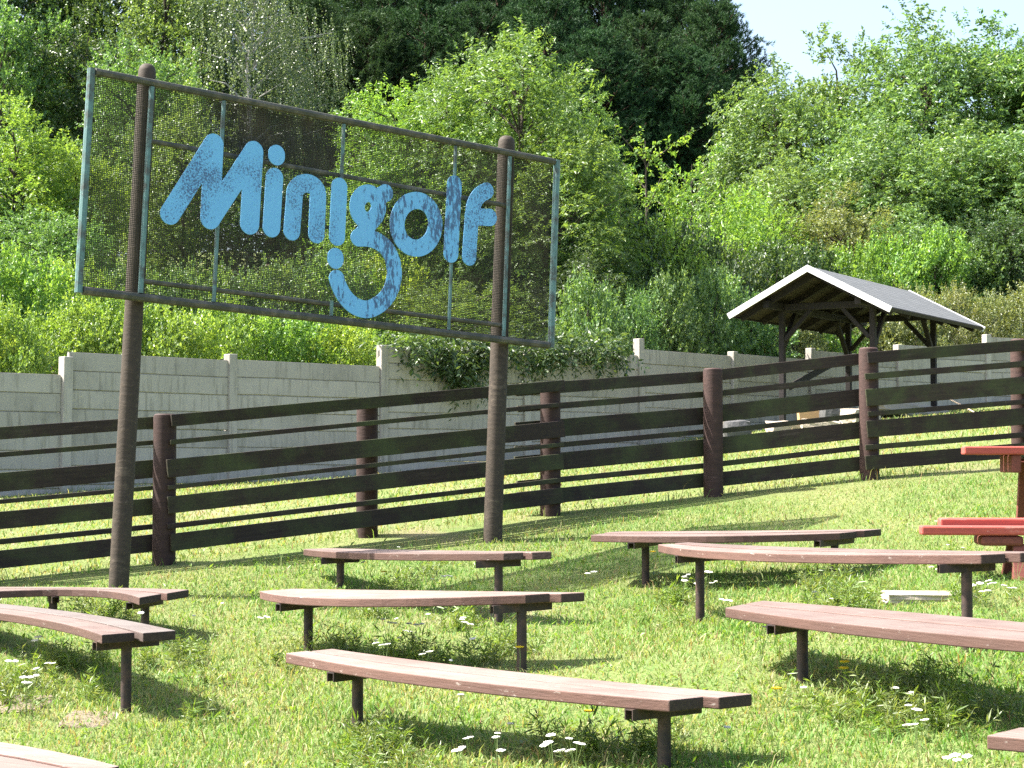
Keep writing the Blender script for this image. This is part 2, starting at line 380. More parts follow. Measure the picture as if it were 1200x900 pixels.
# ================================================================ BENCHES
def catmull(pts, n):
    """smooth curve through 2-4 points"""
    P = [np.array(p) for p in pts]
    if len(P) == 2: return [Vector(P[0] + (P[1] - P[0]) * i / n) for i in range(n + 1)]
    d = [0.0]
    for a, b in zip(P, P[1:]): d.append(d[-1] + np.linalg.norm(b - a))
    d = np.array(d) / d[-1]; deg = 2
    ts = np.linspace(0, 1, n + 1); P = np.array(P)
    co = [np.polyfit(d, P[:, k], deg) for k in range(3)]
    return [Vector([np.polyval(co[k], t_) for k in range(3)]) for t_ in ts]
BENCH_TH = .054
def bench(label, h, tilt, front, rear, legs, ends=(0.0, 1.0, 0.0, 1.02), grey=False):
    X0 = on_plane(*front[len(front) // 2], h).x
    Fp = catmull([on_plane(x, y, h, X0, tilt) for x, y in front], 14)
    Rp = catmull([on_plane(x, y, h, X0, tilt) for x, y in rear], 14)
    def ev(C, t_):
        t_ = t_ * 14; i = min(max(int(t_), 0), 13); return C[i] + (C[i + 1] - C[i]) * (t_ - i)
    S = lambda t_, w_: ev(Fp, t_) + (ev(Rp, t_) - ev(Fp, t_)) * w_
    c0 = S(.5, .5); base = Vector((c0.x, c0.y, g1(c0.x, c0.y)))
    ch = Fp[-1] - Fp[0]; rz = math.atan2(ch.y, ch.x)
    root = empty('park_bench', base, rz); tag(root, label, 'bench', 'curved plank benches on the lawn')
    inv = (Matrix.Translation(base) @ Matrix.Rotation(rz, 4, 'Z')).inverted()
    wd = (Rp[7] - Fp[7]).length
    for (w0, w1, t0, t1) in ((0, .472, ends[0], ends[1]), (.528, 1, ends[2], ends[3])):
        mb = MB(); N = 14; dz = random.uniform(-.004, .004)
        vs = []
        for i in range(N + 1):
            tt = t0 + (t1 - t0) * i / N
            a = inv @ S(tt, w0); b = inv @ S(tt, w1)
            for p in (a, b): vs.append(p + Vector((0, 0, dz)))
            for p in (b, a): vs.append(p - Vector((0, 0, BENCH_TH - dz)))
        fs = [(3, 2, 1, 0), tuple(N * 4 + k for k in range(4))]
        for i in range(N):
            for k in range(4): fs.append((i * 4 + k, i * 4 + (k + 1) % 4, i * 4 + 4 + (k + 1) % 4, i * 4 + 4 + k))
        o = mb.add(vs, fs).build('plank', M['plank_grey'] if grey and w0 > 0 else M['plank'], root, bevel=.006)
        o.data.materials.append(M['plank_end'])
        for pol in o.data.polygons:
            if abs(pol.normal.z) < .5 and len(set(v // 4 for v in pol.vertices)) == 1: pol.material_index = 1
    for tl in legs:
        a = S(tl, -.02) - Vector((0, 0, BENCH_TH + .001)); b = S(tl, .93) - Vector((0, 0, BENCH_TH + .001))
        a = inv @ a; b = inv @ b; d = (b - a).normalized(); sd = Vector((d.y, -d.x, 0)).normalized()
        ch_ = MB(); hh, ww, th = .05, .055, .006
        for (o0, o1, z0, z1) in ((-ww / 2, ww / 2, -th, 0), (-ww / 2, -ww / 2 + th, -hh, -th), (ww / 2 - th, ww / 2, -hh, -th)):
            ch_.hexa([a + sd * o0 + Vector((0, 0, z0)), a + sd * o1 + Vector((0, 0, z0)), a + sd * o1 + Vector((0, 0, z1)), a + sd * o0 + Vector((0, 0, z1))],
                     [b + sd * o0 + Vector((0, 0, z0)), b + sd * o1 + Vector((0, 0, z0)), b + sd * o1 + Vector((0, 0, z1)), b + sd * o0 + Vector((0, 0, z1))])
        ch_.build('crossbar', M['steel'], root)
        p = inv @ (S(tl, .46) - Vector((0, 0, BENCH_TH + .008))); wp = S(tl, .46)
        gz = g1(wp.x, wp.y) - base.z
        leg = MB().tube([p, (p.x, p.y, gz - .12)], .031, 14).build('leg', M['steel'], root, smooth=True)
    print('bench', label[:30], 'width %.2f len %.2f h %.2f' % (wd, ch.length, c0.z - base.z))
    return root
# (label, height below the eye, tilt, front edge points, rear edge points, leg places)
bench('long weathered brown plank bench with pale worn top, farthest before the sign', 1.03, .0,
      [(335, 765), (432, 782.5), (600, 803), (784, 820)], [(386, 759.5), (480, 771), (690, 796), (870, 811)], (.19, .93), (0, 1, .005, 1.02))
bench('brown plank bench second from the foot of the right sign post', .82, .05,
      [(304, 693), (370, 700), (460, 702), (616, 697)], [(344, 689), (430, 691), (560, 691.5), (676, 693.5)], (.2, .93))
bench('brown plank bench standing right against the foot of the right sign post', .655, .05,
      [(355, 643.5), (420, 647.5), (500, 649), (591, 648)], [(383, 642), (450, 643.5), (550, 645), (640, 646)], (.2, .92))
bench('straight-looking brown plank bench on open lawn below the fence, second from the picnic bench', .535, .02,
      [(693, 626.5), (780, 627.5), (880, 627), (983, 624)], [(722, 622.5), (820, 622.5), (930, 621), (1026, 620)], (.19, .92))
bench('long curved brown plank bench beside the red picnic bench', .515, .05,
      [(770, 637.5), (850, 645), (1000, 650), (1152, 648.5)], [(806, 635.5), (890, 639), (1040, 644), (1213, 646)], (.17, .93))
bench('broad pale scuffed plank bench two rows before the red picnic bench', .76, .03,
      [(853, 711), (912, 722), (1060, 736), (1300, 757)], [(894, 703), (960, 708), (1120, 721), (1395, 748)], (.2, .9))
bench('brown plank bench curving past the foot of the left sign post', .93, .03,
      [(-70, 697), (0, 691.5), (60, 691), (163, 700)], [(-66, 688.5), (0, 687.5), (110, 689), (217, 691)], (.42, .9))
bench('brown plank bench with one greyer plank and bare earth at its leg', .98, .02,
      [(-180, 703), (-60, 710), (30, 723), (121, 743)], [(-150, 696), (-30, 704.5), (90, 716.5), (199, 737)], (.2, .965), grey=True)
bench('brown plank bench below the left benches, showing only its end plank', 1.27, .02,
      [(-330, 868), (-180, 878), (-60, 892), (60, 912)], [(-300, 846), (-140, 852), (0, 873), (136, 896)], (.2, .93))
bench('brown plank bench before the broad scuffed one, showing only its rounded end', 1.02, .02,
      [(1156, 862), (1230, 868), (1400, 885), (1640, 915)], [(1195, 852), (1290, 858), (1470, 872), (1730, 898)], (.2, .9))

# ================================================================ SIGN
SGP = np.array([-3.3713, 14.5555, 1.3526 + EYE]); SU = np.array([.7819, .6204, -.0513]); SV = np.array([.034, .0605, .9977])
SU /= np.linalg.norm(SU); SV /= np.linalg.norm(SV); SN = np.cross(SU, SV); SN /= np.linalg.norm(SN)   # SN points to the camera side
SW, SH = 4.775, 1.745
def sgn(u, v, n=0.0): return Vector(SGP + SU * u + SV * v + SN * n)
def sgn_uv(px, py):
    d = ray(px, py); o = np.array([0, 0, EYE]); t_ = ((SGP - o) @ SN) / (d @ SN); q = o + d * t_ - SGP
    A = np.stack([SU, SV], 1); r = np.linalg.lstsq(A, q, rcond=None)[0]; return r[0], r[1]
ul = sgn_uv(174, 220)[0]; ur = sgn_uv(600, 285)[0]
pl = sgn(ul, 0, -.16); sign = empty('minigolf_sign', (pl.x, pl.y, g1(pl.x, pl.y)))
tag(sign, 'large wire net sign board on two timber posts with blue lettering Minigolf', 'sign')
SB = sign.location.copy()
def loc(v): return Vector(v) - SB
for uu, rr in ((ul, .076), (ur, .083)):
    top = sgn(uu, SH + .255, -.135); foot = sgn(uu, -1.2, -.135); dirv = (top - foot).normalized()
    k = (g1(foot.x, foot.y) - .3 - foot.z) / dirv.z; foot = foot + dirv * k
    pts = [foot + (top - foot) * f_ for f_ in (0, .25, .5, .75, .96)] ; rad = [rr * 1.06, rr * 1.02, rr * 1.0, rr * .97, rr * .95]
    e = (top - foot) * .04
    pts += [pts[-1] + e * .3, pts[-1] + e * .5, pts[-1] + e * .6, pts[-1] + e * .64]; rad += [rr * .93, rr * .78, rr * .5, rr * .12]
    o = MB().tube([loc(p) for p in pts], rad, 20).build('post', M['sign_post'], sign, smooth=True)
def stube(a, b, r, mat, name='frame_tube', n=8):
    return MB().tube([loc(sgn(*a)), loc(sgn(*b))], r, n).build(name, mat, sign, smooth=True)
stube((0, -.02, 0), (0, SH + .02, 0), .032, M['teal']); stube((SW, -.02, 0), (SW, SH + .02, 0), .032, M['teal'])
stube((.033, SH, 0), (SW - .033, SH, 0), .032, M['dull']); stube((.033, 0, 0), (SW - .033, 0, 0), .034, M['dull'])
uv = lambda x, y: sgn_uv(x, y)[0]
verts_u = [(uv(175, 150), 0, SH, .022), (uv(261, 140), .0, SH, .017), (uv(402, 160), .62, SH, .017), (uv(388, 366), 0, .2, .016), (uv(533, 190), 0, SH, .015), (uv(595, 250), 0, SH, .018)]
for uu, v0, v1, r_ in verts_u: stube((uu, v0 + .034, .004), (uu, v1 - .034, .004), r_, M['teal'])
vt = sgn_uv(300, 186)[1]; vb = sgn_uv(300, 345)[1]
stube((verts_u[0][0], vt, -.03), (verts_u[5][0], vt - .02, -.03), .021, M['dull'], 'rail'); stube((verts_u[0][0], vb, -.03), (verts_u[5][0], vb, -.03), .02, M['dull'], 'rail')
def net(u0, u1, v0, v1, n, p, w_, sag=.004):
    mb = MB(); segs = 10
    nu = int((u1 - u0) / p); nv = int((v1 - v0) / p)
    for i in range(nu):
        u = u0 + (i + .5) * p; j = random.uniform(-.003, .003)
        pts = [sgn(u + j * math.sin(k * 1.9 + i) , v0 + (v1 - v0) * k / 5, n + sag * math.sin(k * 1.3 + u * 3)) for k in range(6)]
        mb.tube([loc(q) for q in pts], w_ / 2, 3)
    for i in range(nv):
        v = v0 + (i + .5) * p; j = random.uniform(-.003, .003)
        pts = [sgn(u0 + (u1 - u0) * k / segs, v + j * math.sin(k * 1.7 + i), n - .002 + sag * math.sin(k * 1.1 + v * 4)) for k in range(segs + 1)]
        mb.tube([loc(q) for q in pts], w_ / 2, 3)
    o = mb.build('wire_net', M['net'], sign); tag(o, kind='stuff'); return o
net(.02, SW - .02, .02, SH - .02, -.04, .0155, .0054)
net(verts_u[1][0] + .02, verts_u[2][0] - .02, vt + .02, SH - .03, -.052, .0145, .0052)
# letters: strokes measured on the board, outlined by a distance field and cut as plates
def C2(x, y): return np.array(sgn_uv(180 + x / 2.857, 140 + y / 2.857))
def arc(cx, cy, rx, ry, a0, a1, n=14): return [(cx + rx * math.cos(R(a0 + (a1 - a0) * i / n)), cy + ry * math.sin(R(a0 + (a1 - a0) * i / n))) for i in range(n + 1)]
PXM = 1 / 2.857 / 131 * 1.28      # crop px -> metres, roughly, across
LET = [
    ('M', [([(47, 318), (193, 86), (181, 334)], 29), ([(181, 334), (327, 110), (313, 352)], 29)], []),
    ('i', [([(396, 197), (386, 364)], 27), ([(403, 119), (403, 125)], 26)], []),
    ('n', [([(454, 376), (463, 262)] + arc(502, 256, 40, 40, 180, 360)[1:] + [(536, 386)], 26)], []),
    ('i', [([(613, 228), (605, 394)], 26), ([(600, 463), (600, 471)], 26)], []),
    ('g', [(arc(708, 295, 36, 46, 0, 360, 26), 25), ([(745, 262), (768, 248)], 25), ([(728, 340), (676, 396)], 22),
           ([(676, 398), (712, 398), (748, 412), (778, 440), (796, 485), (798, 530), (786, 575), (760, 612), (722, 636), (690, 638), (655, 622), (628, 592), (612, 560), (604, 535)], 25)], []),
    ('o', [(arc(870, 353, 64, 80, 0, 360, 36), 25)], []),
    ('l', [([(998, 219), (986, 452)], 26)], []),
    ('f', [([(1047, 463), (1056, 322), (1062, 285), (1080, 255), (1106, 241)], 25), ([(1056, 328), (1116, 330)], 26)], []),
]
def plate(name, strokes, mat, n0, n1):
    segs = []
    for pts, w_ in strokes:
        pts = list(pts)
        if len(pts) > 4:
            for _ in range(2):
                q = [pts[0]]
                for a, b in zip(pts, pts[1:]): q += [tuple(a[k] * .75 + b[k] * .25 for k in (0, 1)), tuple(a[k] * .25 + b[k] * .75 for k in (0, 1))]
                pts = q + [pts[-1]]
        P = [C2(*p) for p in pts]
        for a, b in zip(P, P[1:]): segs.append((a, b, w_ * .00305))
    lo = np.min([np.minimum(a, b) - r for a, b, r in segs], 0) - .02; hi = np.max([np.maximum(a, b) + r for a, b, r in segs], 0) + .02
    st = .011; gx = np.arange(lo[0], hi[0] + st, st); gy = np.arange(lo[1], hi[1] + st, st)
    PX, PY = np.meshgrid(gx, gy); D = np.full(PX.shape, 9.)
    for a, b, r in segs:
        ab = b - a; L = max(ab @ ab, 1e-9); tt = np.clip(((PX - a[0]) * ab[0] + (PY - a[1]) * ab[1]) / L, 0, 1)
        D = np.minimum(D, np.hypot(PX - a[0] - tt * ab[0], PY - a[1] - tt * ab[1]) - r)
    D = np.where(np.abs(D) < 1e-5, 1e-5, D)
    mb_v = []; idx = {}; faces = []; edges = []
    def vid(key, p):
        if key not in idx: idx[key] = len(mb_v); mb_v.append(p)
        return idx[key]
    ny_, nx_ = D.shape
    for j in range(ny_ - 1):
        for i in range(nx_ - 1):
            cs = [(i, j), (i + 1, j), (i + 1, j + 1), (i, j + 1)]; d = [D[b, a] for a, b in cs]
            if min(d) > 0: continue
            poly = []; cr = []
            for k in range(4):
                a, b = cs[k], cs[(k + 1) % 4]; da, db = d[k], d[(k + 1) % 4]
                if da < 0: poly.append(vid(('v', a), (gx[a[0]], gy[a[1]])))
                if (da < 0) != (db < 0):
                    s_ = da / (da - db); key = ('e',) + tuple(sorted((a, b)))
                    q = vid(key, (gx[a[0]] + (gx[b[0]] - gx[a[0]]) * s_, gy[a[1]] + (gy[b[1]] - gy[a[1]]) * s_))
                    poly.append(q); cr.append(q)
            if len(poly) > 2: faces.append(tuple(poly))
            if len(cr) == 2: edges.append(tuple(cr))
    n = len(mb_v); mb = MB()
    vs = [loc(sgn(u, v, n1)) for u, v in mb_v] + [loc(sgn(u, v, n0)) for u, v in mb_v]
    fs = faces + [tuple(i + n for i in reversed(f_)) for f_ in faces] + [(a, b, b + n, a + n) for a, b in edges]
    return mb.add(vs, fs).build('letter', mat, sign)
for ch_, st_, _ in LET:
    o = plate(ch_, st_, M['letter_worn'] if ch_ in 'gol' else M['letter'], .036, .046)
    o['label'] = 'blue painted letter ' + ch_

# ================================================================ TIMBER FENCE
fence = empty('timber_fence', FENCE[3]); tag(fence, 'dark brown timber fence of wide and narrow horizontal boards between round posts', 'fence')
FB = Vector(FENCE[3])
FR = [(.0, .082), (.164, .197), (.296, .419), (.47, .50), (.548, .662), (.724, .760), (.80, .917)]
for i, p in enumerate(FENCE):
    up = (.012, .012, -.03, -.02, .012, .05, .012, .012)[i]
    base = Vector((p.x, p.y, g1(p.x, p.y) - .25)) - FB; top = Vector((p.x, p.y, p.z + FH + up)) - FB
    m = MB().tube([base, base + (top - base) * .97, base + (top - base) * .992, top], [.102, .10, .097, .082], 18)
    m.build('post', M['fence_post'], fence, smooth=True)
FR2 = [(.0, .09), (.166, .215), (.288, .424), (.472, .512), (.542, .676), (.732, .775), (.815, .928)]
def fence_seg(i, j, side, e0, e1, FR=FR):
    a, b = FENCE[i], FENCE[j]; d = (b - a); hd = Vector((d.x, d.y, 0)).normalized(); nrm = Vector((-hd.y, hd.x, 0))
    if nrm.y < 0: nrm = -nrm
    off = nrm * (.10 + .018) * side
    for k, (f0, f1) in enumerate(FR):
        jit = random.uniform(-.006, .006); ln = (b - a).length
        x0, x1 = -e0 + random.uniform(-.02, .02), ln + e1 + random.uniform(-.02, .02)
        dl = (b - a).normalized()
        za, zb = FH * (1 - (f0 + f1) / 2) + jit, FH * (1 - (f0 + f1) / 2) + jit + random.uniform(-.008, .008)
        A = a + off + dl * x0 + Vector((0, 0, za)); B = a + off + dl * x1 + Vector((0, 0, zb))
        L = (B - A).length; hgt = (f1 - f0) * FH
        o = MB().box((0, -.016, -hgt / 2), (L, .016, hgt / 2)).build('board', M['fence'], fence, bevel=.005)
        o.location = A - FB; dd = (B - A).normalized()
        o.rotation_euler = (random.uniform(-.01, .01), -math.asin(dd.z), math.atan2(dd.y, dd.x))
fence_seg(0, 1, 1, .3, .05); fence_seg(1, 3, -1, .0, .07); fence_seg(3, 4, 1, .32, .03, FR2)
fence_seg(4, 5, 1, -.04, .05, FR2); fence_seg(5, 7, -1, .06, .3, FR2)

# ================================================================ CONCRETE PANEL WALL
cwall = empty('concrete_wall', (WALL[6][0], WALL[6][1], g1(*WALL[6]))); CB = cwall.location.copy()
tag(cwall, 'grey precast concrete panel wall stepping up the slope behind the fence', 'wall')
TOPY = [436, 430, 412, 421, 406, 408.5, 409, 414, 411, 404, 395, 388]
POSTY = [440, 434, 418, 415, 404.5, 412, 397, 412, 408, 404, 392, 386, 380]
# the row of slab tops and post tops, measured at each post
slab_mesh = {}
for i in range(len(WALL)):
    x, y = WALL[i]; px = 600 + F * x / y
    zt = at_depth(px, POSTY[i], y).z
    a = np.array(WALL[min(i + 1, len(WALL) - 1)]) - np.array(WALL[max(i - 1, 0)]); rz = math.atan2(a[1], a[0])
    zb = g1(x, y) - .3
    o = MB().box((-.075, -.08, 0), (.075, .08, zt - zb)).build('wall_post', M['concrete'], cwall, bevel=.012)
    o.location = Vector((x, y, zb)) - CB; o.rotation_euler = (random.uniform(-.008, .008), random.uniform(-.012, .012), rz)
for i in range(len(WALL) - 1):
    a, b = Vector((*WALL[i], 0)), Vector((*WALL[i + 1], 0)); d = (b - a).normalized(); L = (b - a).length
    px = 600 + F * a.x / a.y; zt = at_depth(px + 8, TOPY[i], a.y).z
    rz = math.atan2(d.y, d.x); hgt = .272
    for k in range(10):
        z1 = zt - k * hgt; z0 = z1 - hgt
        if z1 < min(g1(a.x, a.y), g1(b.x, b.y)) - .02: break
        ln = L - .13; gap = .013
        nseg = 8; mb = MB(); vs = []
        for q in range(nseg + 1):
            xx = ln * q / nseg; w0 = random.uniform(0, .009); w1 = random.uniform(0, .009)
            vs += [(xx, -.025, gap / 2 + w0), (xx, .025, gap / 2 + w0), (xx, .025, hgt - gap / 2 - w1), (xx, -.025, hgt - gap / 2 - w1)]
        fs = [(0, 1, 2, 3), tuple(nseg * 4 + q for q in (3, 2, 1, 0))]
        for q in range(nseg):
            for s_ in range(4): fs.append((q * 4 + s_, q * 4 + 4 + s_, q * 4 + 4 + (s_ + 1) % 4, q * 4 + (s_ + 1) % 4))
        mb.add(vs, fs); mb.box((.002, -.006, .0005), (ln - .002, .02, hgt - .0005))
        o = mb.build('slab', M['concrete'], cwall)
        o.location = a + d * .065 + Vector((-d.y, d.x, 0)) * random.uniform(-.006, .006) + Vector((0, 0, z0)) - CB
        o.rotation_euler = (0, random.uniform(-.0015, .0015), rz)

# ================================================================ PAVILION
PAX, PAY = 5.35, 34.0
gd = Vector((.863, -.506, 0)); rd = Vector((.506, .863, 0))
apex = at_depth(946.5, 312.5, PAY)
pv = empty('open_pavilion', (apex.x + rd.x * 2.7, apex.y + rd.y * 2.7, g1(apex.x + rd.x * 2.7, apex.y + rd.y * 2.7)))
tag(pv, 'open timber pavilion with grey shingle gable roof and white barge boards by the wall', 'pavilion')
PB = pv.location.copy()
HALF, RISE, LEN = 1.53, .80, 5.7
def pp(g_, r_, z_): return apex + gd * g_ + rd * r_ + Vector((0, 0, z_)) - PB       # z relative to the apex
sl_len = math.hypot(HALF, RISE)
for sgn_ in (-1, 1):
    # roof slope: local x along the ridge, y up the slope
    mb = MB().box((0, 0, -.012), (LEN, sl_len, .012)); o = mb.build('roof_shingles', M['shingle'], pv)
    e0 = pp(sgn_ * HALF, 0, -RISE - .0); ax = rd; ay = (pp(0, 0, 0) - e0).normalized(); az = ax.cross(ay).normalized()
    if az.z < 0: az = -az
    o.matrix_basis = Matrix(((ax.x, ay.x, az.x, e0.x), (ax.y, ay.y, az.y, e0.y), (ax.z, ay.z, az.z, e0.z), (0, 0, 0, 1)))
    for k in range(9):
        y0 = sl_len * k / 9 + .004; y1 = sl_len * (k + 1) / 9 - .004
        b = MB().box((.02, y0, -.036), (LEN - .02, y1, -.014)).build('roof_board', M['boards'], pv); b.matrix_basis = o.matrix_basis.copy()
    for r_ in [.35 + k * 1.0 for k in range(6)]:
        b = MB().box((r_ - .035, .03, -.15), (r_ + .035, sl_len - .03, -.038)).build('rafter', M['beam'], pv); b.matrix_basis = o.matrix_basis.copy()
    for r0 in (-.03, LEN + .004):
        b = MB().box((r0, -.05, -.08), (r0 + .026, sl_len + (.015 if sgn_ > 0 else 0), .03)).build('barge_board', M['white'], pv); b.matrix_basis = o.matrix_basis.copy()
    b = MB().box((.0, -.03, -.06), (LEN, -.004, .004)).build('eave_board', M['beam'], pv); b.matrix_basis = o.matrix_basis.copy()
PG, R0_, R1_ = .89, .95, 4.5
zpl = -RISE * PG / HALF - .17
for g_ in (-PG, PG):
    for r_ in (R0_, R1_):
        q = apex + gd * g_ + rd * r_; zb = g1(q.x, q.y) - .15 - apex.z
        MB().bar(pp(g_, r_, zb), pp(g_, r_, zpl - .071), .108, .108, up=gd).build('post', M['beam'], pv, bevel=.01)
    MB().bar(pp(g_, .15, zpl), pp(g_, LEN - .25, zpl), .12, .14).build('wall_plate', M['beam'], pv, bevel=.01)
    for r_, s_ in ((R0_, 1), (R1_, -1)):
        MB().bar(pp(g_, r_ + s_ * .06, zpl - .75), pp(g_, r_ + s_ * .68, zpl - .07), .085, .085).build('brace', M['beam'], pv, bevel=.008)
for r_ in (R0_, R1_):
    MB().bar(pp(-PG + .061, r_, zpl - .005), pp(PG - .061, r_, zpl - .005), .10, .13).build('tie_beam', M['beam'], pv, bevel=.01)
    for g_ in (-1, 1):
        MB().bar(pp(g_ * (PG - .06), r_, zpl - .62), pp(g_ * (PG - .58), r_, zpl - .07), .08, .08).build('brace', M['beam'], pv, bevel=.008)
o = MB().bar(pp(-PG + .1, R0_ + .1, zpl - 1.5), pp(-PG + .1, R0_ + 2.4, zpl - .95), .03, .13).build('side_rail', M['beam'], pv, bevel=.006)

# ================================================================ RED PICNIC FURNITURE
def plank(name, mat, root, p, q, w, th, bevel=.008):
    p, q = Vector(p), Vector(q); d = q - p; L = d.length
    o = MB().box((0, -w / 2, -th / 2), (L, w / 2, th / 2)).build(name, mat, root, bevel=bevel)
    o.location = p - root.location; d.normalize(); o.rotation_euler = (0, -math.asin(d.z), math.atan2(d.y, d.x)); return o
pa = on_plane(1080, 616, .44); pb = on_plane(1330, 616, .44); dr = Vector((1, -.10, 0)).normalized(); nr = Vector((.10, 1, 0)).normalized()
bx = pa + dr * 1.0 + nr * .16; rb = empty('picnic_bench', (bx.x, bx.y, g1(bx.x, bx.y))); tag(rb, 'bright red two-plank bench on splayed dark red legs, low beside the lawn benches', 'bench')
z_ = pa.z - .035
for k, (s0, wv) in enumerate(((0, .09), (.16, .30))):
    a = pa + dr * s0 + nr * wv; a.z = z_ + .05 * k; b = a + dr * 2.0; plank('plank', M['red'], rb, a, b, .18, .065, .012)
for s_ in (.57, 1.5):
    c0 = pa + dr * s_; c0.z = z_ - .033 - .041
    plank('crossbar', M['dark_red'], rb, c0 + nr * .02, c0 + nr * .40, .30, .07, .02)
    for wv, sp in ((.08, -.14), (.31, .14)):
        tp = c0 + nr * wv + dr * .13 + Vector((0, 0, -.03)); ft = c0 + nr * (wv + sp) + dr * .10; ft.z = g1(ft.x, ft.y) - .06
        MB().bar(tp - rb.location, ft - rb.location, .07, .10, up=dr).build('leg', M['dark_red'], rb, bevel=.008)
ta = at_depth(1130, 523, 15.7); tx = ta + dr * .9; tb = empty('picnic_table', (tx.x, tx.y, g1(tx.x, tx.y))); tag(tb, 'red painted picnic table with thick plank top standing near the fence', 'table')
for k in range(3):
    a = ta + nr * (.1 + k * .23) + dr * (0 if k == 0 else .18); a.z = ta.z - .035
    plank('plank', M['red'], tb, a, a + dr * 1.9, .21, .07, .012)
for s_ in (.43, 1.5):
    c0 = ta + dr * s_; c0.z = ta.z - .071 - .075
    plank('crossbar', M['dark_red'], tb, c0 + nr * .02, c0 + nr * .66, .08, .15, .012)
    for wv, sp in ((.2, -.22), (.48, .22)):
        tp = c0 + nr * wv + dr * .16 + Vector((0, 0, .03)); ft = c0 + nr * (wv + sp) + dr * .16; ft.z = g1(ft.x, ft.y) - .06
        MB().bar(tp - tb.location, ft - tb.location, .07, .12, up=dr).build('leg', M['dark_red'], tb, bevel=.008)

# ================================================================ SMALL THINGS ON THE GROUND
def lump(name, mat, p, size, seed, label, cat, group=None, rz=0.0, flat=.0):
    r_ = random.Random(seed); bm = bmesh.new(); bmesh.ops.create_cube(bm, size=1.0)
    bmesh.ops.subdivide_edges(bm, edges=bm.edges, cuts=3, use_grid_fill=True)
    for v in bm.verts:
        n_ = v.co.normalized(); v.co = v.co * .72 + n_ * .36 * (1 - flat) + v.co * .2 * flat
        v.co += Vector((r_.uniform(-1, 1), r_.uniform(-1, 1), r_.uniform(-1, 1))) * .035
        v.co = Vector((v.co.x * size[0], v.co.y * size[1], v.co.z * size[2]))
    me = bpy.data.meshes.new(name); bm.to_mesh(me); bm.free()
    o = link(name, me, mat, loc=(p[0], p[1], g1(p[0], p[1]) + size[2] * .38)); o.rotation_euler = (r_.uniform(-.1, .1), r_.uniform(-.1, .1), rz)
    return tag(o, label, cat, group)
def gpx(px, Y): x = (px - 600) / F * Y; return (x, Y)
lump('stone_block', M['stone'], gpx(925, 33.0), (.75, .4, .2), 1, 'long pale sandstone block lying by the pavilion post', 'stone', rz=.2, flat=.8)
lump('stone_block', M['stone'], gpx(962, 32.6), (.6, .45, .16), 2, 'flat pale stone between the long block and the dark boulder', 'stone', rz=-.2, flat=.5)
lump('stone_block', M['stone'], gpx(1008, 33.2), (.5, .4, .24), 3, 'rough pale stone right of the dark boulder behind the fence', 'stone', rz=.5, flat=.3)
lump('boulder', M['dark_stone'], gpx(981, 34.2), (.45, .5, .42), 4, 'dark grey boulder under the pavilion', 'stone')
lump('boulder', M['dark_stone'], gpx(864, 33.0), (.35, .4, .3), 5, 'small dark stone left of the pavilion by the round fence post', 'stone')
lump('boulder', M['stone'], gpx(852, 33.6), (.5, .45, .34), 9, 'pale rounded stone next to the small dark stone', 'stone')
lump('stone_block', M['stone'], gpx(1060, 35.2), (1.6, .5, .22), 6, 'low heap of pale rubble along the wall behind the pavilion', 'rubble', rz=.7)
lump('wood_offcut', M['orange_wood'], gpx(948, 34.4), (.4, .2, .42), 7, 'orange fresh cut wood block behind the pale stones', 'wood block', flat=.9)
lump('concrete_slab', M['stone'], tuple(on_ground(1088, 706))[:2], (.62, .22, .07), 8, 'low pale concrete slab half sunk in the grass beneath the long curved bench', 'slab', rz=-.05, flat=.9)
sp_ = on_ground(105, 846); lump('footing', M['soil'], (sp_.x, sp_.y), (.22, .30, .018), 12, 'bare earth patch at the leg of the bench with a greyer plank', 'earth patch')
sp_ = on_ground(12, 828); lump('footing', M['soil'], (sp_.x, sp_.y), (.34, .34, .018), 13, 'bare brown earth patch among weeds under the same bench', 'earth patch')
def stick(label, pts, r_=.008):
    P = [at_depth(x, y, Y) for x, y, Y in pts]; P = catmull(P, 10); b = Vector((P[0].x, P[0].y, min(p.z for p in P)))
    o = MB().tube([p - b for p in P], r_, 6).build('dry_branch', M['stick'], None, smooth=True, loc=b); tag(o, label, 'branch'); return o
stick('thin pale branch arching over the rubble behind the fence', [(1106, 466, 33.5), (1122, 470, 33.2), (1150, 490, 32.6), (1180, 512, 31.8)], .014)
stick('long thin pale stalk lying across the mown grass behind the fence', [(1108, 498, 31.0), (1140, 508, 30.0), (1190, 522, 28.5)], .012)

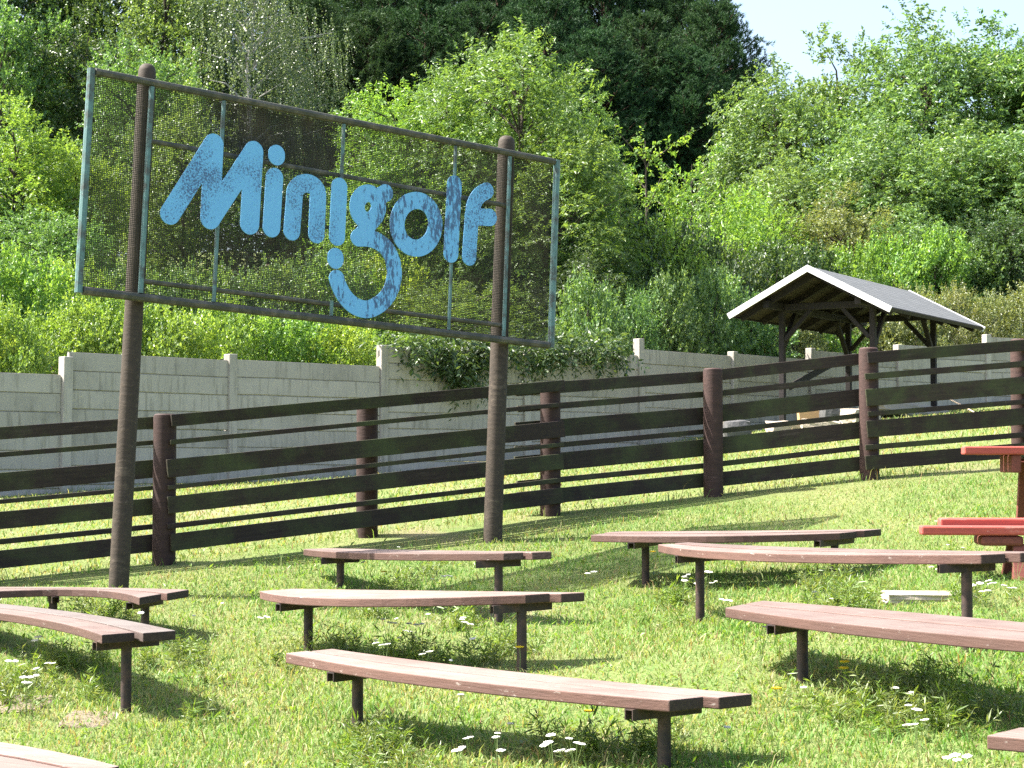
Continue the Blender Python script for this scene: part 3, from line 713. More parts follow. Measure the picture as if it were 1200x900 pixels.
# ================================================================ TREES
def unit(a): return a / np.maximum(np.linalg.norm(a, axis=-1, keepdims=True), 1e-9)
def rvec(n): return unit(rng.normal(size=(n, 3)))
def leaves_mesh(P, D, N, ln, wd, fold=.25):
    """diamond leaves folded along the rib: base P, direction D, rough normal N"""
    n = len(P); S = unit(np.cross(D, N)); Nn = unit(np.cross(S, D))
    ln = ln[:, None]; wd = wd[:, None]
    tip = P + D * ln; mid = P + D * ln * .45
    Lf = mid + S * wd * .5 + Nn * wd * fold; Rt = mid - S * wd * .5 + Nn * wd * fold
    V = np.stack([P, Rt, tip, Lf], 1).reshape(-1, 3)
    b = np.arange(n)[:, None] * 4
    return V, np.concatenate([b + np.array([[0, 1, 2]]), b + np.array([[0, 2, 3]])], 0)
def twig_leaves(O, D, tl, nl, ll, lw, pinnate=False, droop=.25, up=.55, jitter=.35):
    """nl leaves along each twig (origin O, direction D, length tl)"""
    n = len(O); k = np.arange(nl); f = (k + .5) / nl
    f = np.repeat(f[None], n, 0) + rng.uniform(-.3, .3, (n, nl)) / nl
    side = unit(np.cross(D, rng.normal(size=(n, 3)) * .35 + np.array([0, 0, 1.]))); sg = np.where(k % 2 == 0, 1., -1.)[None, :, None]
    P = O[:, None] + D[:, None] * (tl[:, None] * f)[..., None]
    P[..., 2] -= droop * (tl[:, None] * f ** 2)
    ld = D[:, None] * .55 + side[:, None] * sg * (.9 if pinnate else .8) + rng.normal(size=(n, nl, 3)) * (jitter * .5 if pinnate else jitter)
    ld[..., 2] -= droop
    ld = unit(ld).reshape(-1, 3); P = P.reshape(-1, 3)
    N = unit(np.array([0, 0, up]) + rng.normal(size=(len(P), 3)) * .45)
    sz = rng.uniform(.55, 1.35, len(P)) * np.repeat(rng.uniform(.75, 1.2, n), nl)
    return leaves_mesh(P, ld, N, ll * sz, lw * sz)
def crown_clumps(H, base, Rx, n, top=.5, seed=0):
    """clump centres on an uneven egg shaped shell; returns centres and radii"""
    r_ = np.random.default_rng(seed); c = []; rad = []
    cz = base + (H - base) * top
    for i in range(n):
        z = 1 - 2 * (i + .5) / n; th = i * 2.39996 + r_.uniform(-.4, .4)
        q = math.sqrt(max(0, 1 - z * z)); d = np.array([q * math.cos(th), q * math.sin(th), z])
        k = r_.uniform(.55, 1.0) * (1 + .16 * math.sin(3 * th + seed) * q)
        hz = (H - cz) if z > 0 else (cz - base)
        c.append([d[0] * Rx * k, d[1] * Rx * k, cz + d[2] * hz * k]); rad.append(Rx * r_.uniform(.22, .36))
    return np.array(c), np.array(rad), np.array([0, 0, cz])
def limbs(name, H, base, C, mat, r0, seed, frac=.8):
    r_ = random.Random(seed); mb = MB()
    pts = [(0, 0, -.5)]; rad = [r0 * 1.25]
    for k in range(1, 7):
        pts.append((r_.uniform(-.12, .12) * k * .35, r_.uniform(-.12, .12) * k * .35, H * frac * k / 6)); rad.append(r0 * (1 - .78 * k / 6))
    mb.tube(pts, rad, 9)
    for c in C:
        z = max(base * .6, min(c[2] - .35 * math.hypot(c[0], c[1]) - .3, H * frac)); t_ = z / (H * frac) * 6; i = min(int(max(t_, 0)), 5)
        p = Vector(pts[i]) + (Vector(pts[i + 1]) - Vector(pts[i])) * (t_ - i) if i > 0 else Vector((0, 0, z))
        q = Vector(c); mid = (p + q) / 2 + Vector((r_.uniform(-.2, .2), r_.uniform(-.2, .2), .25))
        mb.tube([p, mid, q], [r0 * .32, r0 * .2, r0 * .06], 5)
    me = bpy.data.meshes.new(name); me.from_pydata(mb.v, [], mb.f); me.materials.append(mat); me.update(); return me
def mk_crown(name, parts):
    V = []; Fc = []; o = 0
    for v, f in parts: V.append(v); Fc.append(f + o); o += len(v)
    return np_mesh(name, np.concatenate(V), np.concatenate(Fc), 3)
def broad(name, H, base, Rx, nc, nt_, nl, ll, lw, seed, pinnate=False, droop=.25, up=.55, tl=.55, barkm='bark', outw=.8, upw=.35, top=.5):
    C, rad, cc = crown_clumps(H, base, Rx, nc, top, seed)
    O = np.repeat(C, nt_, 0); rr = np.repeat(rad, nt_)
    d = rvec(len(O)); O = O + d * (rr * rng.uniform(.25, 1.0, len(O)) ** .7)[:, None] * np.array([1, 1, .8])
    D = unit(d * .6 + unit(O - cc) * outw + np.array([0, 0, upw]) + rng.normal(size=d.shape) * .35)
    T = tl * rng.uniform(.6, 1.4, len(O))
    cr = mk_crown(name + '_crown', [twig_leaves(O, D, T, nl, ll, lw, pinnate, droop, up)])
    return {'crown': cr, 'trunk': limbs(name + '_trunk', H, base, C, M[barkm], H * .017, seed), 'H': H, 'R': Rx * 1.12}
def birch(name, H, Rx, seed):
    C, rad, cc = crown_clumps(H, H * .2, Rx, 46, .55, seed)
    n = 46 * 26; O = np.repeat(C, 26, 0) + rng.normal(size=(n, 3)) * Rx * .14
    D = unit(np.array([0, 0, -1.]) + rng.normal(size=(n, 3)) * .12 + unit(O - cc) * .12); T = rng.uniform(.9, 2.2, n)
    cr = mk_crown(name + '_crown', [twig_leaves(O, D, T, 26, .075, .06, False, .1, .2, .5)])
    return {'crown': cr, 'trunk': limbs(name + '_trunk', H, H * .3, C, M['birch_bark'], .14, seed, .92), 'H': H, 'R': Rx * 1.1}
def pine(name, H, Rx, seed):
    r_ = np.random.default_rng(seed); mb = MB()
    mb.tube([(0, 0, -.5), (.05, .02, H * .35), (-.04, .05, H * .7), (0, 0, H * .97)], [.26, .2, .12, .03], 9)
    TO = []; TD = []; z = H * .12; i = 0
    while z < H * .985:
        f_ = (z - H * .12) / (H * .88); L = Rx * (min(1, .62 + f_ * 1.2) if f_ < .35 else (1 - ((f_ - .35) / .65) ** 1.6) * .95 + .12)
        nb = 6 if f_ < .8 else 4
        for b in range(nb):
            th = i * 1.1 + b * 2 * math.pi / nb + r_.uniform(-.35, .35); l = L * r_.uniform(.65, 1.15); rise = .12 + .75 * f_ + r_.uniform(-.1, .15)
            d = np.array([math.cos(th), math.sin(th), rise]); p0 = np.array([0, 0, z]); 
            tipc = p0 + d * l + np.array([0, 0, .12 * l])
            mb.tube([p0, p0 + d * l * .55, tipc], [.05 * (1 - f_ * .6), .03, .01], 4)
            nt_ = int(26 + 34 * l / Rx)
            q = r_.uniform(.3, 1.0, nt_) ** .7
            pos = p0 + d[None] * (l * q)[:, None]; spread = .10 + .30 * (1 - q) + .12
            pos = pos + r_.normal(size=(nt_, 3)) * spread[:, None] * np.array([1, 1, .45]) * (.5 + .25 * l)
            TO.append(pos); TD.append(unit(np.tile([d[0] * .45, d[1] * .45, 1.0], (nt_, 1)) + r_.normal(size=(nt_, 3)) * .35))
        z += H * .041 * (1 - .35 * f_); i += 1
    TO = np.concatenate(TO); TD = np.concatenate(TD); n = len(TO); k = 17
    D = unit(TD[:, None] * 1.1 + r_.normal(size=(n, k, 3)) * .75).reshape(-1, 3)
    P = (TO[:, None] + TD[:, None] * r_.uniform(0, .22, (n, k, 1))).reshape(-1, 3)
    S = unit(np.cross(D, r_.normal(size=D.shape))); ln = r_.uniform(.12, .2, len(P))[:, None]
    V = np.stack([P - S * .015, P + S * .015, P + D * ln], 1).reshape(-1, 3)
    me = np_mesh(name + '_crown', V, np.arange(len(V)).reshape(-1, 3), 3)
    tm = bpy.data.meshes.new(name + '_trunk'); tm.from_pydata(mb.v, [], mb.f); tm.materials.append(M['pine_bark']); tm.update()
    return {'crown': me, 'trunk': tm, 'H': H, 'R': Rx}
K = {
    'broadA': broad('broadA', 10, 1.6, 3.4, 80, 46, 13, .14, .085, 3),
    'broadB': broad('broadB', 10, 1.2, 3.2, 74, 48, 13, .135, .08, 8, upw=.6),
    'cherry': broad('cherry', 10, 1.0, 3.2, 80, 44, 15, .16, .07, 21, droop=.55, up=.35, tl=.8, upw=.5),
    'ash': broad('ash', 8, .8, 2.7, 74, 58, 11, .13, .046, 33, pinnate=True, droop=.4, tl=.42, upw=.5),
    'shrubA': broad('shrubA', 2.6, .1, 1.5, 34, 44, 12, .09, .06, 41, tl=.4, upw=.7, top=.4),
    'shrubB': broad('shrubB', 2.6, .1, 1.4, 26, 34, 14, .09, .032, 44, tl=.5, upw=1.1, outw=.5, top=.4),
    'birch': birch('birch', 12, 2.6, 5),
    'pineA': pine('pineA', 14, 2.7, 6), 'pineB': pine('pineB', 14, 2.5, 16),
}
def sapling(seed):
    r_ = np.random.default_rng(seed); mb = MB(); H = 5.2; Os = []; Ds = []; Ts = []
    mb.tube([(0, 0, -.3), (.05, 0, 1.5), (-.05, .05, 3.2), (0, 0, 4.6)], [.06, .045, .03, .008], 6)
    for i in range(26):
        z = r_.uniform(.8, 4.3); th = i * 2.4; d = np.array([math.cos(th), math.sin(th), r_.uniform(.6, 1.3)]); d /= np.linalg.norm(d); l = r_.uniform(1.0, 2.3) * (1.15 - z / 7)
        p0 = np.array([0, 0, z]); mb.tube([p0, p0 + d * l], [.018, .004], 4)
        m = int(l * 11); q = r_.uniform(.15, 1, m); Os.append(p0 + d[None] * (l * q)[:, None]); Ds.append(unit(d[None] + r_.normal(size=(m, 3)) * .6)); Ts.append(np.full(m, .26))
    O = np.concatenate(Os); D = np.concatenate(Ds); T = np.concatenate(Ts)
    tm = bpy.data.meshes.new('sapling_trunk'); tm.from_pydata(mb.v, [], mb.f); tm.materials.append(M['bark']); tm.update()
    return {'crown': mk_crown('sapling_crown', [twig_leaves(O, D, T, 9, .10, .055, False, .25, .5)]), 'trunk': tm, 'H': H, 'R': 1.9}
K['sapling'] = sapling(3)
CW = {'lf_fresh': 'fresh green', 'lf_yellow': 'yellow green', 'lf_mid': 'mid green', 'lf_olive': 'greyish olive', 'lf_dark': 'dark green'}
def tree(name, kind, px, ytop, Y, wpx, mat, label, cat='tree', group=None, sink=0.0):
    k = K[kind]; x = (px - 600) / F * Y; z0 = g1(x, Y) - sink; ztop = at_depth(px, ytop, Y).z
    sz = max(.25, (ztop - z0) / k['H']); sx = wpx / F * Y / (2 * k['R'])
    root = empty(name, (x, Y, z0), random.uniform(0, 6.28)); root.scale = (sx, sx, sz)
    tag(root, label.replace('COLOUR', CW.get(mat, 'green')), cat, group)
    for part in ('trunk', 'crown'):
        me = k[part]
        o = bpy.data.objects.new(part, me); COL.objects.link(o); o.parent = root
        if part == 'crown':
            if len(me.materials) == 0: me.materials.append(M['lf_mid'])
            o.material_slots[0].link = 'OBJECT'; o.material_slots[0].material = M[mat]
    return root
GP = 'dark pines on the hill'; LP_ = 'tall dark green pine in the stand on the hill behind the sign'
for px, yt, Y, w_ in [(318, -80, 74, 190), (388, -110, 76, 200), (455, -80, 72, 190), (520, -120, 77, 200), (585, -90, 73, 190), (650, -130, 77, 200), (712, -95, 73, 190), (765, -70, 76, 180), (812, -45, 72, 170),
                      (360, 0, 66, 170), (432, 20, 65, 165), (500, -10, 66, 170), (640, -20, 66, 170), (700, 40, 64, 165), (755, 20, 66, 170), (806, 60, 65, 150), (560, 10, 65, 165)]:
    tree('pine_tree', random.choice(['pineA', 'pineB']), px, yt, Y, w_, 'lf_pine', LP_, group=GP)
tree('pine_tree', 'pineA', 838, 8, 69, 165, 'lf_pine', 'dark pine at the end of the stand, its slanting edge against the sky')
tree('birch_tree', 'birch', 292, -90, 58, 200, 'lf_birch', 'silvery weeping birch with hanging twigs at the edge of the dark pines')
tree('birch_tree', 'birch', 225, -50, 60, 170, 'lf_birch', 'lighter birch between the weeping birch and the dark leafy trees')
tree('birch_tree', 'birch', 345, 20, 60, 130, 'lf_birch', 'thin small birch in front of the dark pines')
GL = 'dark leafy trees on the left of the hill'
for px, yt, Y, w_, kd, mt in [(-60, -120, 60, 260, 'broadA', 'lf_dark'), (40, -90, 62, 240, 'broadB', 'lf_mid'), (130, -110, 63, 240, 'broadA', 'lf_dark'), (190, -60, 60, 200, 'broadB', 'lf_mid'), (95, 20, 56, 190, 'broadB', 'lf_dark'), (-10, -20, 55, 180, 'broadB', 'lf_mid'), (165, 40, 52, 150, 'broadA', 'lf_mid')]:
    tree('leafy_tree', kd, px, yt, Y, w_, mt, 'tall leafy tree with COLOUR crown behind the left edge of the sign', group=GL)
tree('leafy_tree', 'broadB', 15, 130, 44, 190, 'lf_fresh', 'bright green leafy tree rising over the wall beside the left sign post')
tree('leafy_tree', 'broadA', 85, 165, 46, 130, 'lf_fresh', 'bright green slender tree close to the left edge of the sign board')
tree('leafy_tree', 'broadA', -90, 150, 43, 190, 'lf_mid', 'mid green leafy tree beyond the left end of the fence')
tree('leafy_tree', 'broadA', 60, 240, 39, 150, 'lf_mid', 'low dark leafy tree above the hedge left of the sign')
tree('leafy_tree', 'broadB', 215, 120, 48, 170, 'lf_mid', 'mid green tree behind the letter M of the sign')
tree('leafy_tree', 'broadA', 320, 190, 47, 170, 'lf_dark', 'dark green tree behind the letter n of the sign')
tree('ash_tree', 'ash', 606, 36, 40.5, 230, 'lf_ash', 'tallest ash tree with feathery leaves above the right sign post')
tree('ash_tree', 'ash', 530, 78, 41.2, 210, 'lf_ash', 'rounded ash tree with feathery leaves above the letters o and l')
tree('ash_tree', 'ash', 668, 118, 41.8, 150, 'lf_ash', 'lower leaning ash to the side of the tallest ash')
tree('ash_tree', 'ash', 462, 100, 41.5, 200, 'lf_fresh', 'bright young ash above the second letter i of the sign')
tree('ash_tree', 'ash', 655, 150, 39.5, 200, 'lf_ash', 'shaded ash with dark foliage beyond the right edge of the sign board')
tree('ash_tree', 'ash', 690, 290, 38.2, 140, 'lf_dark', 'low dark ash leaning over the wall right of the sign')
tree('ash_tree', 'ash', 540, 330, 36.0, 190, 'lf_ash', 'low ash growth spilling over the wall beneath the sign')
tree('sapling_tree', 'sapling', 757, 128, 45, 200, 'lf_fresh', 'sparse young tree with loose upright shoots before the dark pines')
tree('sapling_tree', 'sapling', 726, 165, 44, 150, 'lf_fresh', 'low sparse sapling with drooping shoots next to the shaded ash')
tree('sapling_tree', 'sapling', 785, 195, 46, 170, 'lf_fresh', 'bushy low sapling between the two sparse young trees')
tree('sapling_tree', 'sapling', 812, 160, 47, 150, 'lf_fresh', 'smaller sparse sapling with one long shoot before the dark pines')
tree('shrub', 'shrubB', 765, 258, 40.5, 140, 'lf_yellow', 'yellow green willow-like shrub between the dark ash and the pavilion', 'shrub')
tree('shrub', 'shrubB', 845, 215, 45, 170, 'lf_yellow', 'tall yellow green shrub behind the left eave of the pavilion', 'shrub')
GR = 'cherry-like trees behind the pavilion'
for px, yt, Y, w_, kd, mt in [(905, 82, 60, 190, 'cherry', 'lf_mid'), (985, 60, 62, 220, 'broadB', 'lf_mid'), (1085, 18, 57, 240, 'cherry', 'lf_mid'), (1180, 25, 58, 240, 'cherry', 'lf_mid'), (1280, 10, 56, 260, 'cherry', 'lf_mid'),
                              (930, 180, 53, 190, 'cherry', 'lf_mid'), (1030, 150, 52, 210, 'cherry', 'lf_mid'), (1130, 140, 53, 210, 'cherry', 'lf_mid'), (1225, 130, 52, 210, 'cherry', 'lf_mid')]:
    tree('leafy_tree', kd, px, yt, Y, w_, mt, 'tall light green leafy tree in the bank of trees behind the pavilion', group=GR)
tree('leafy_tree', 'broadA', 1180, 240, 49, 150, 'lf_dark', 'dark green tree beyond the right end of the pavilion roof')
tree('leafy_tree', 'cherry', 1075, 250, 49, 150, 'lf_mid', 'mid green drooping tree directly over the pavilion ridge')
tree('leafy_tree', 'broadB', 985, 230, 49, 150, 'lf_olive', 'greyish olive leafy tree behind the pavilion gable')
tree('leafy_tree', 'broadB', 900, 250, 49, 140, 'lf_fresh', 'fresh green low tree at the left of the pavilion gable')
GH = 'shrubs along the back of the wall'
i = 0
for px in range(-110, 470, 42):
    Y = float(wall_y((px - 600) / F * 29)) + 2.2 + random.uniform(0, .9)
    tree('shrub', random.choice(['shrubA', 'shrubA', 'shrubA', 'shrubB']), px, 362 + random.uniform(-18, 22), Y, random.uniform(95, 130), random.choice(['lf_fresh', 'lf_yellow', 'lf_fresh']), 'COLOUR shrub in the hedge above the concrete wall left of the right sign post', 'shrub', GH + ' by the sign')
    tree('shrub', 'shrubA', px + 20, 318 + random.uniform(-20, 20), Y + 3.2, random.uniform(110, 150), random.choice(['lf_fresh', 'lf_mid', 'lf_yellow']), 'COLOUR shrub in the second row of the hedge behind the sign', 'shrub', 'second row of hedge shrubs')
for px in range(690, 1260, 48):
    X = (px - 600) / F * 42; Y = float(wall_y(X)) + 1.6 + random.uniform(0, .8)
    Y = float(wall_y((px - 600) / F * Y)) + 2.0
    tree('shrub', random.choice(['shrubA', 'shrubB', 'shrubA']), px, 340 + random.uniform(-14, 18), Y, random.uniform(80, 110), random.choice(['lf_mid', 'lf_fresh', 'lf_olive', 'lf_mid']), 'COLOUR shrub in the growth behind the wall around the pavilion', 'shrub', GH + ' by the pavilion')
    tree('shrub', 'shrubA', px + 22, 285 + random.uniform(-20, 20), Y + 3.5, random.uniform(95, 125), random.choice(['lf_mid', 'lf_fresh', 'lf_dark']), 'COLOUR shrub in the taller growth above the pavilion eaves', 'shrub', 'taller shrubs behind the pavilion')
bO = []; bD = []
for px, py in [(478, 402), (500, 406), (516, 412), (530, 424), (538, 436), (545, 446), (552, 420), (566, 408), (590, 405), (612, 409), (632, 413), (650, 407), (668, 402), (690, 404), (706, 410), (724, 406), (520, 400), (560, 400), (640, 400)]:
    x_ = (px - 600) / F * 32.5
    for _ in range(2): yy_ = float(wall_y(x_)) - .12; x_ = (px - 600) / F * yy_
    c = at_depth(px, py, yy_)
    bO.append(np.array(c) + rng.normal(size=(44, 3)) * np.array([.17, .14, .12])); bD.append(rvec(44) + np.array([.1, -.5, -.3]))
bO = np.concatenate(bO); bD = unit(np.concatenate(bD)); bb = Vector((-.9, 32.2, g1(-.9, 32.2)))
ob = empty('overhanging_branch', bb); tag(ob, 'leafy ash branches hanging over the top of the concrete wall under the sign', 'branch')
link('foliage', mk_crown('hanging_foliage', [twig_leaves(bO - np.array(bb), bD, rng.uniform(.2, .45, len(bO)), 9, .11, .04, True, .45, .4)]), M['lf_dark'], ob)
sp_ = [at_depth(px, py, float(wall_y((px - 600) / F * 32.5)) + dy) - bb for px, py, dy in ((600, 396, .8), (575, 398, .2), (558, 404, -.1), (545, 440, -.15))]
MB().tube(sp_, [.04, .03, .02, .006], 6).build('stem', M['bark'], ob, smooth=True)
# dark undergrowth under the trees
def scatter(n, x0, x1, yfun, seed):
    r_ = np.random.default_rng(seed); x = r_.uniform(x0, x1, n); y = yfun(x, r_); return x, y
n = 16000; ux = rng.uniform(-26, 30, n); uy = wall_y(ux) + .6 + rng.uniform(0, 1, n) ** .8 * 30; uz = G(ux, uy)
O = np.stack([ux, uy, uz + rng.uniform(0, .8, n)], -1)
me = mk_crown('undergrowth', [twig_leaves(O, unit(rvec(n) + np.array([0, 0, 1.2])), rng.uniform(.3, .8, n), 7, .13, .08)])
tag(link('undergrowth', me, M['lf_dark']), 'low dark leafy undergrowth beneath the trees on the hill', 'undergrowth', kind='stuff')

# ================================================================ GRASS, WEEDS, FLOWERS
def blades(X, Y, hgt, wid, lean, name, mat, label, cat):
    n = len(X); Z = G(X, Y) - .004; th = rng.uniform(0, 2 * np.pi, n); ph = rng.uniform(0, 2 * np.pi, n)
    s = np.stack([np.cos(th), np.sin(th), np.zeros(n)], -1) * (wid / 2)[:, None]
    P = np.stack([X, Y, Z], -1); d = np.stack([np.cos(ph), np.sin(ph), np.zeros(n)], -1)
    m = P + d * (hgt * lean * .35)[:, None]; m[:, 2] += hgt * .6
    tp = P + d * (hgt * lean)[:, None]; tp[:, 2] += hgt * (1 - .25 * lean)
    V = np.stack([P - s, P + s, m + s * .75, tp, m - s * .75], 1).reshape(-1, 3); b = np.arange(n)[:, None] * 5
    Fc = np.concatenate([b + np.array([[0, 1, 2]]), b + np.array([[0, 2, 4]]), b + np.array([[4, 2, 3]])], 0)
    o = link(name, np_mesh(name, V, Fc, 3), mat); tag(o, label, cat, kind='stuff'); return o
_fx = np.array([p.x for p in FENCE]); _fy = np.array([p.y for p in FENCE])
def fence_y(x): return np.interp(x, _fx, _fy) + np.minimum(x - _fx[0], 0) * .7 + np.maximum(x - _fx[-1], 0) * .1
def vnoise(x, y, s, seed):
    r_ = np.random.default_rng(seed); g_ = r_.uniform(size=(64, 64)); u = (x * s) % 63; v = (y * s) % 63
    i = u.astype(int); j = v.astype(int); fu = u - i; fv = v - j; fu = fu * fu * (3 - 2 * fu); fv = fv * fv * (3 - 2 * fv)
    return (g_[i, j] * (1 - fu) + g_[(i + 1) % 64, j] * fu) * (1 - fv) + (g_[i, (j + 1) % 64] * (1 - fu) + g_[(i + 1) % 64, (j + 1) % 64] * fu) * fv
# near lawn, densest where it is seen largest
n = 430000
Y = 6.2 + 14.8 * rng.uniform(0, 1, n) ** 1.25; X = rng.uniform(-1, 1, n) * (1.6 + Y * .31) + .1
keep = Y < fence_y(X) + .25; X = X[keep]; Y = Y[keep]
nz = vnoise(X + 40, Y + 40, .9, 3) * .6 + vnoise(X + 40, Y + 40, 3.1, 4) * .4
keep = rng.uniform(size=len(X)) < np.clip(.55 + nz * 1.0, .4, 1); X = X[keep]; Y = Y[keep]; nz = nz[keep]
n = len(X); hg = rng.gamma(4, .25, n) * (.022 + .022 * nz) * np.where(rng.uniform(size=n) < .01, 2.3, 1) * np.clip((fence_y(X) - Y) / .9, .35, 1)
blades(X, Y, hg, rng.uniform(.0045, .0105, n), rng.uniform(.2, 1.25, n), 'lawn_grass', M['grass'], 'patchy sunlit lawn grass, part green part dry, around the benches', 'grass')
n = 110000; X = rng.uniform(-13, 14, n); Y = rng.uniform(0, 1, n); yf = fence_y(X); yw = wall_y(X); Y = yf + .1 + (yw - yf - .1) * Y ** 1.15
n = len(X); hg = rng.gamma(4, .25, n) * .04
blades(X, Y, hg, rng.uniform(.009, .02, n), rng.uniform(.3, 1.3, n), 'mown_grass', M['grass_dry'], 'short pale mown grass between the timber fence and the concrete wall', 'grass')
# taller tufts at the foot of the fence, wall and benches
def px_zone(x0, x1, y0, y1, n):
    q = [on_ground(random.uniform(x0, x1), random.uniform(y0, y1)) for _ in range(max(2, n // 12))]
    out = []
    for k in range(n):
        c = random.choice(q); out.append((c.x + random.gauss(0, .10), c.y + random.gauss(0, .18)))
    return out
pts = []
for i in range(len(FENCE) - 1):
    a, b = FENCE[i], FENCE[i + 1]
    for k in range(160):
        t_ = random.random(); q = a + (b - a) * t_; pts.append((q.x + random.gauss(0, .05), q.y + random.gauss(-.05, .07)))
for i in range(2, 7):
    a, b = WALL[i], WALL[i + 1]
    for k in range(500):
        t_ = random.random(); pts.append((a[0] + (b[0] - a[0]) * t_ + random.gauss(.0, .1), a[1] + (b[1] - a[1]) * t_ - .15 - abs(random.gauss(0, .15))))
p_ = np.array(pts); blades(p_[:, 0], p_[:, 1], rng.gamma(4, .25, len(p_)) * .085, rng.uniform(.004, .009, len(p_)), rng.uniform(.2, .9, len(p_)), 'tall_grass', M['grass'], 'taller uncut grass at the foot of the fence and wall', 'grass')
ZONES = [(0, 120, 775, 835, 60), (395, 560, 725, 790, 70), (560, 640, 760, 800, 20), (430, 640, 868, 905, 45), (640, 820, 868, 905, 26), (980, 1150, 795, 880, 75), (980, 1200, 668, 725, 70), (330, 400, 740, 790, 18),
         (150, 240, 770, 810, 20), (880, 990, 680, 720, 18), (700, 800, 690, 740, 14), (60, 230, 700, 730, 22), (450, 560, 665, 690, 16), (200, 330, 800, 860, 8)]
O = []; HS = []
for z in ZONES:
    for (x, y) in px_zone(*z): O.append((x, y)); HS.append(random.uniform(.10, .28))
O = np.array(O); HS = np.array(HS); Zg = G(O[:, 0], O[:, 1])
# feathery stems: each weed is a stem of fine leaves
m = 3; OO = np.repeat(np.c_[O, Zg], m, 0) + rng.normal(size=(len(O) * m, 3)) * np.array([.025, .025, 0]); Hh = np.repeat(HS, m) * rng.uniform(.5, 1.1, len(OO))
DD = unit(np.array([0, 0, 1.]) + rng.normal(size=(len(OO), 3)) * .28)
half = rng.uniform(size=len(OO)) < .5
def weeds(mask, nl, ll, lw, name, mat, label):
    me = mk_crown(name, [twig_leaves(OO[mask], DD[mask], Hh[mask], nl, ll, lw, False, .15, .6, .5)])
    tag(link(name, me, M[mat]), label, 'weeds', kind='stuff')
weeds(half, 28, .045, .0075, 'feathery_weeds', 'weed_grey', 'feathery grey green yarrow leaves growing under and between the benches')
weeds(~half, 17, .06, .009, 'leafy_weeds', 'weed', 'narrow leaved green weeds in tufts around the bench legs')
# low broad leaves (clover, plantain) in the lawn
n = 9000; Y = 6.5 + 11 * rng.uniform(size=n) ** 1.2; X = rng.uniform(-1, 1, n) * (1.4 + Y * .29); keep = (vnoise(X + 30, Y + 30, 1.2, 9) > .45) & (Y < fence_y(X) - .3); X = X[keep]; Y = Y[keep]; n = len(X)
a_ = rng.uniform(0, 6.28, n); D = unit(np.stack([np.cos(a_), np.sin(a_), rng.uniform(.2, .9, n)], -1)); O2 = np.stack([X, Y, G(X, Y) + .005], -1)
v, f_ = leaves_mesh(O2, D, np.tile([0, 0, 1.], (n, 1)) + rng.normal(size=(n, 3)) * .2, rng.uniform(.03, .08, n), rng.uniform(.012, .028, n))
tag(link('ground_leaves', np_mesh('ground_leaves', v, f_, 3), M['weed']), 'small broad leaves of clover and plantain among the lawn grass', 'weeds', kind='stuff')
# hanging growth on the wall base
n = 260; 
# yarrow: one plant with stem and heads, then copies
def yarrow_proto(seed, nheads, hgt):
    r_ = random.Random(seed); st = MB(); heads = []
    for k in range(nheads):
        a = r_.uniform(0, 6.28); tip = Vector((math.cos(a) * .05 * (k > 0) * r_.uniform(.6, 1.6), math.sin(a) * .05 * (k > 0) * r_.uniform(.6, 1.6), hgt * r_.uniform(.85, 1.0)))
        st.tube([(0, 0, -.03), (tip.x * .3, tip.y * .3, tip.z * .6), tip], [.0028, .0022, .0016], 5)
        hd = MB(); rr = r_.uniform(.02, .034)
        for q in range(34):
            rad = rr * math.sqrt((q + .5) / 34); th = q * 2.4; c = tip + Vector((math.cos(th) * rad, math.sin(th) * rad, .006 - rad * .12 + r_.uniform(-.002, .003)))
            s_ = .0055
            hd.add([c + Vector((s_, 0, 0)), c + Vector((0, s_, 0)), c + Vector((-s_, 0, 0)), c + Vector((0, -s_, 0)), c + Vector((0, 0, s_ * .8)), tip + (c - tip) * .6 - Vector((0, 0, .006))],
                   [(0, 1, 4), (1, 2, 4), (2, 3, 4), (3, 0, 4), (1, 0, 5), (2, 1, 5), (3, 2, 5), (0, 3, 5)])
        heads.append(hd)
    return st, heads
YP = []
for s_, nh, hh in ((1, 1, .34), (2, 2, .30), (3, 3, .36), (4, 1, .22)):
    st, heads = yarrow_proto(s_, nh, hh); me_s = bpy.data.meshes.new('yarrow_stem'); me_s.from_pydata(st.v, [], st.f); me_s.materials.append(M['stem'])
    mh = []
    for hd in heads:
        q = bpy.data.meshes.new('yarrow_head'); q.from_pydata(hd.v, [], hd.f); q.materials.append(M['petal']); mh.append(q)
    YP.append((me_s, mh, hh))
HEADS = [(38, 790), (52, 779), (30, 800), (66, 774), (147, 700), (45, 745), (18, 770), (150, 710), (160, 718), (453, 728), (462, 744), (470, 722), (480, 737), (488, 730), (505, 716), (540, 722), (548, 728), (445, 748), (455, 755), (560, 742),
         (500, 763), (526, 771), (595, 845), (551, 862), (583, 862), (592, 873), (545, 876), (655, 867), (672, 870), (770, 841), (680, 872), (742, 806), (945, 716), (890, 732), (840, 697), (805, 672), (815, 680), (838, 682), (798, 678), (830, 668), (870, 640),
         (1140, 680), (1152, 690), (1125, 640), (1172, 682), (1180, 688), (1110, 637), (1098, 612), (1075, 830), (1068, 808), (1046, 803), (1082, 848), (945, 803), (852, 850), (1100, 665), (1190, 655), (540, 812), (520, 690), (525, 673), (515, 672), (527, 674), (505, 676), (430, 655), (465, 640),
         (1140, 878), (1125, 884), (690, 668), (560, 690), (975, 700), (960, 690), (300, 720), (262, 705), (225, 720)]
flo = random.Random(5)
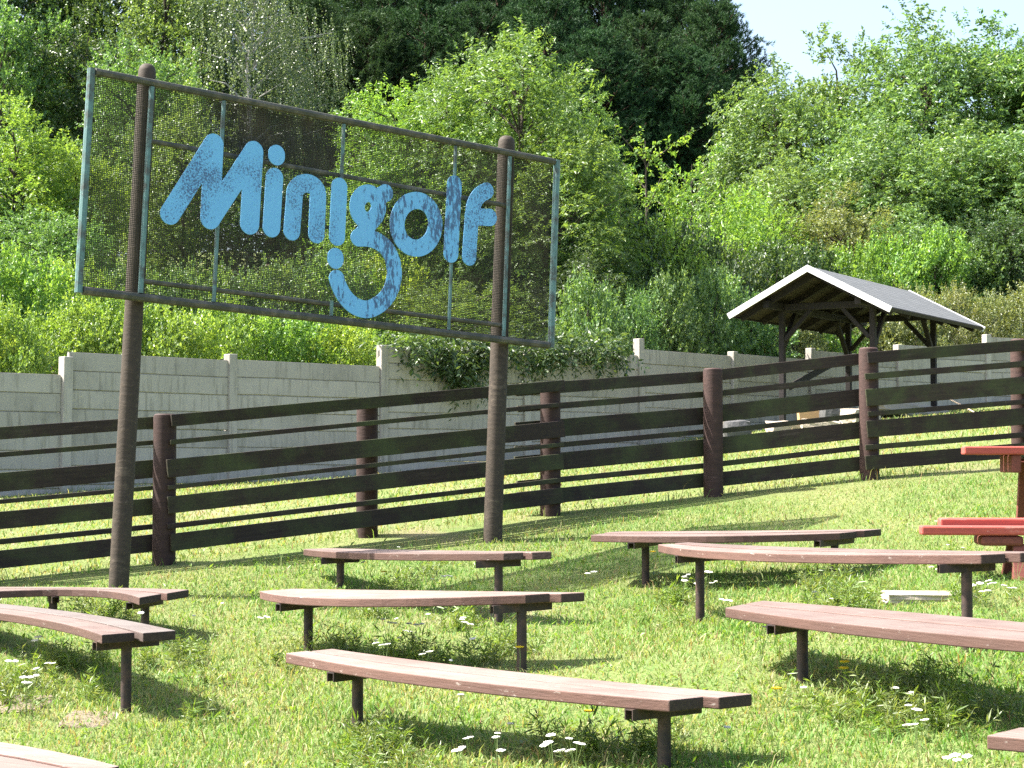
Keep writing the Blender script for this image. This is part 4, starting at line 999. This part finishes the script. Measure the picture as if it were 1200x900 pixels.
for px, py in HEADS:
    me_s, mh, hh = YP[flo.randrange(4)]; sc = flo.uniform(.5, .8)
    b = on_ground(px, py)
    for _ in range(3):
        s_px = F / b.y; b = on_ground(px, py + hh * sc * s_px)
    root = empty('yarrow_plant', b, flo.uniform(0, 6.28)); root.scale = (sc,) * 3; root.rotation_euler = (flo.uniform(-.22, .22), flo.uniform(-.22, .22), flo.uniform(0, 6.28))
    tag(root, 'white flat-headed yarrow flower on a thin stem in the lawn', 'flower', 'yarrow flowers in the lawn')
    o = bpy.data.objects.new('stem', me_s); COL.objects.link(o); o.parent = root
    for q in mh:
        o = bpy.data.objects.new('flower_head', q); COL.objects.link(o); o.parent = root
def dandelion():
    st = MB().tube([(0, 0, -.02), (.004, 0, .1), (0, 0, .16)], [.002, .002, .002], 5); hd = MB()
    for q in range(30):
        th = q * 2.4; rr = .019 * math.sqrt(q / 30) + .003; c = Vector((math.cos(th) * rr, math.sin(th) * rr, .168 - rr * .2)); d = Vector((math.cos(th), math.sin(th), .5)) * .009; s2 = Vector((-math.sin(th), math.cos(th), 0)) * .004
        hd.add([c - s2, c + s2, c + d, c - Vector((0, 0, .006))], [(0, 1, 2), (1, 0, 3), (2, 1, 3), (0, 2, 3)])
    a = bpy.data.meshes.new('dandelion_stem'); a.from_pydata(st.v, [], st.f); a.materials.append(M['stem'])
    b = bpy.data.meshes.new('dandelion_head'); b.from_pydata(hd.v, [], hd.f); b.materials.append(M['yellow']); return a, b
DA, DBm = dandelion()
for px, py in [(45, 762), (609, 777), (989, 809), (910, 833), (450, 680), (614, 662), (765, 657), (990, 800), (690, 860)]:
    b = on_ground(px, py + 14)
    root = empty('dandelion_plant', b); tag(root, 'small yellow dandelion flower in the lawn', 'flower', 'yellow flowers in the lawn')
    for nm, me in (('stem', DA), ('flower_head', DBm)):
        o = bpy.data.objects.new(nm, me); COL.objects.link(o); o.parent = root
for k_, v_ in K.items(): print(k_, len(v_['crown'].polygons), len(v_['trunk'].polygons))
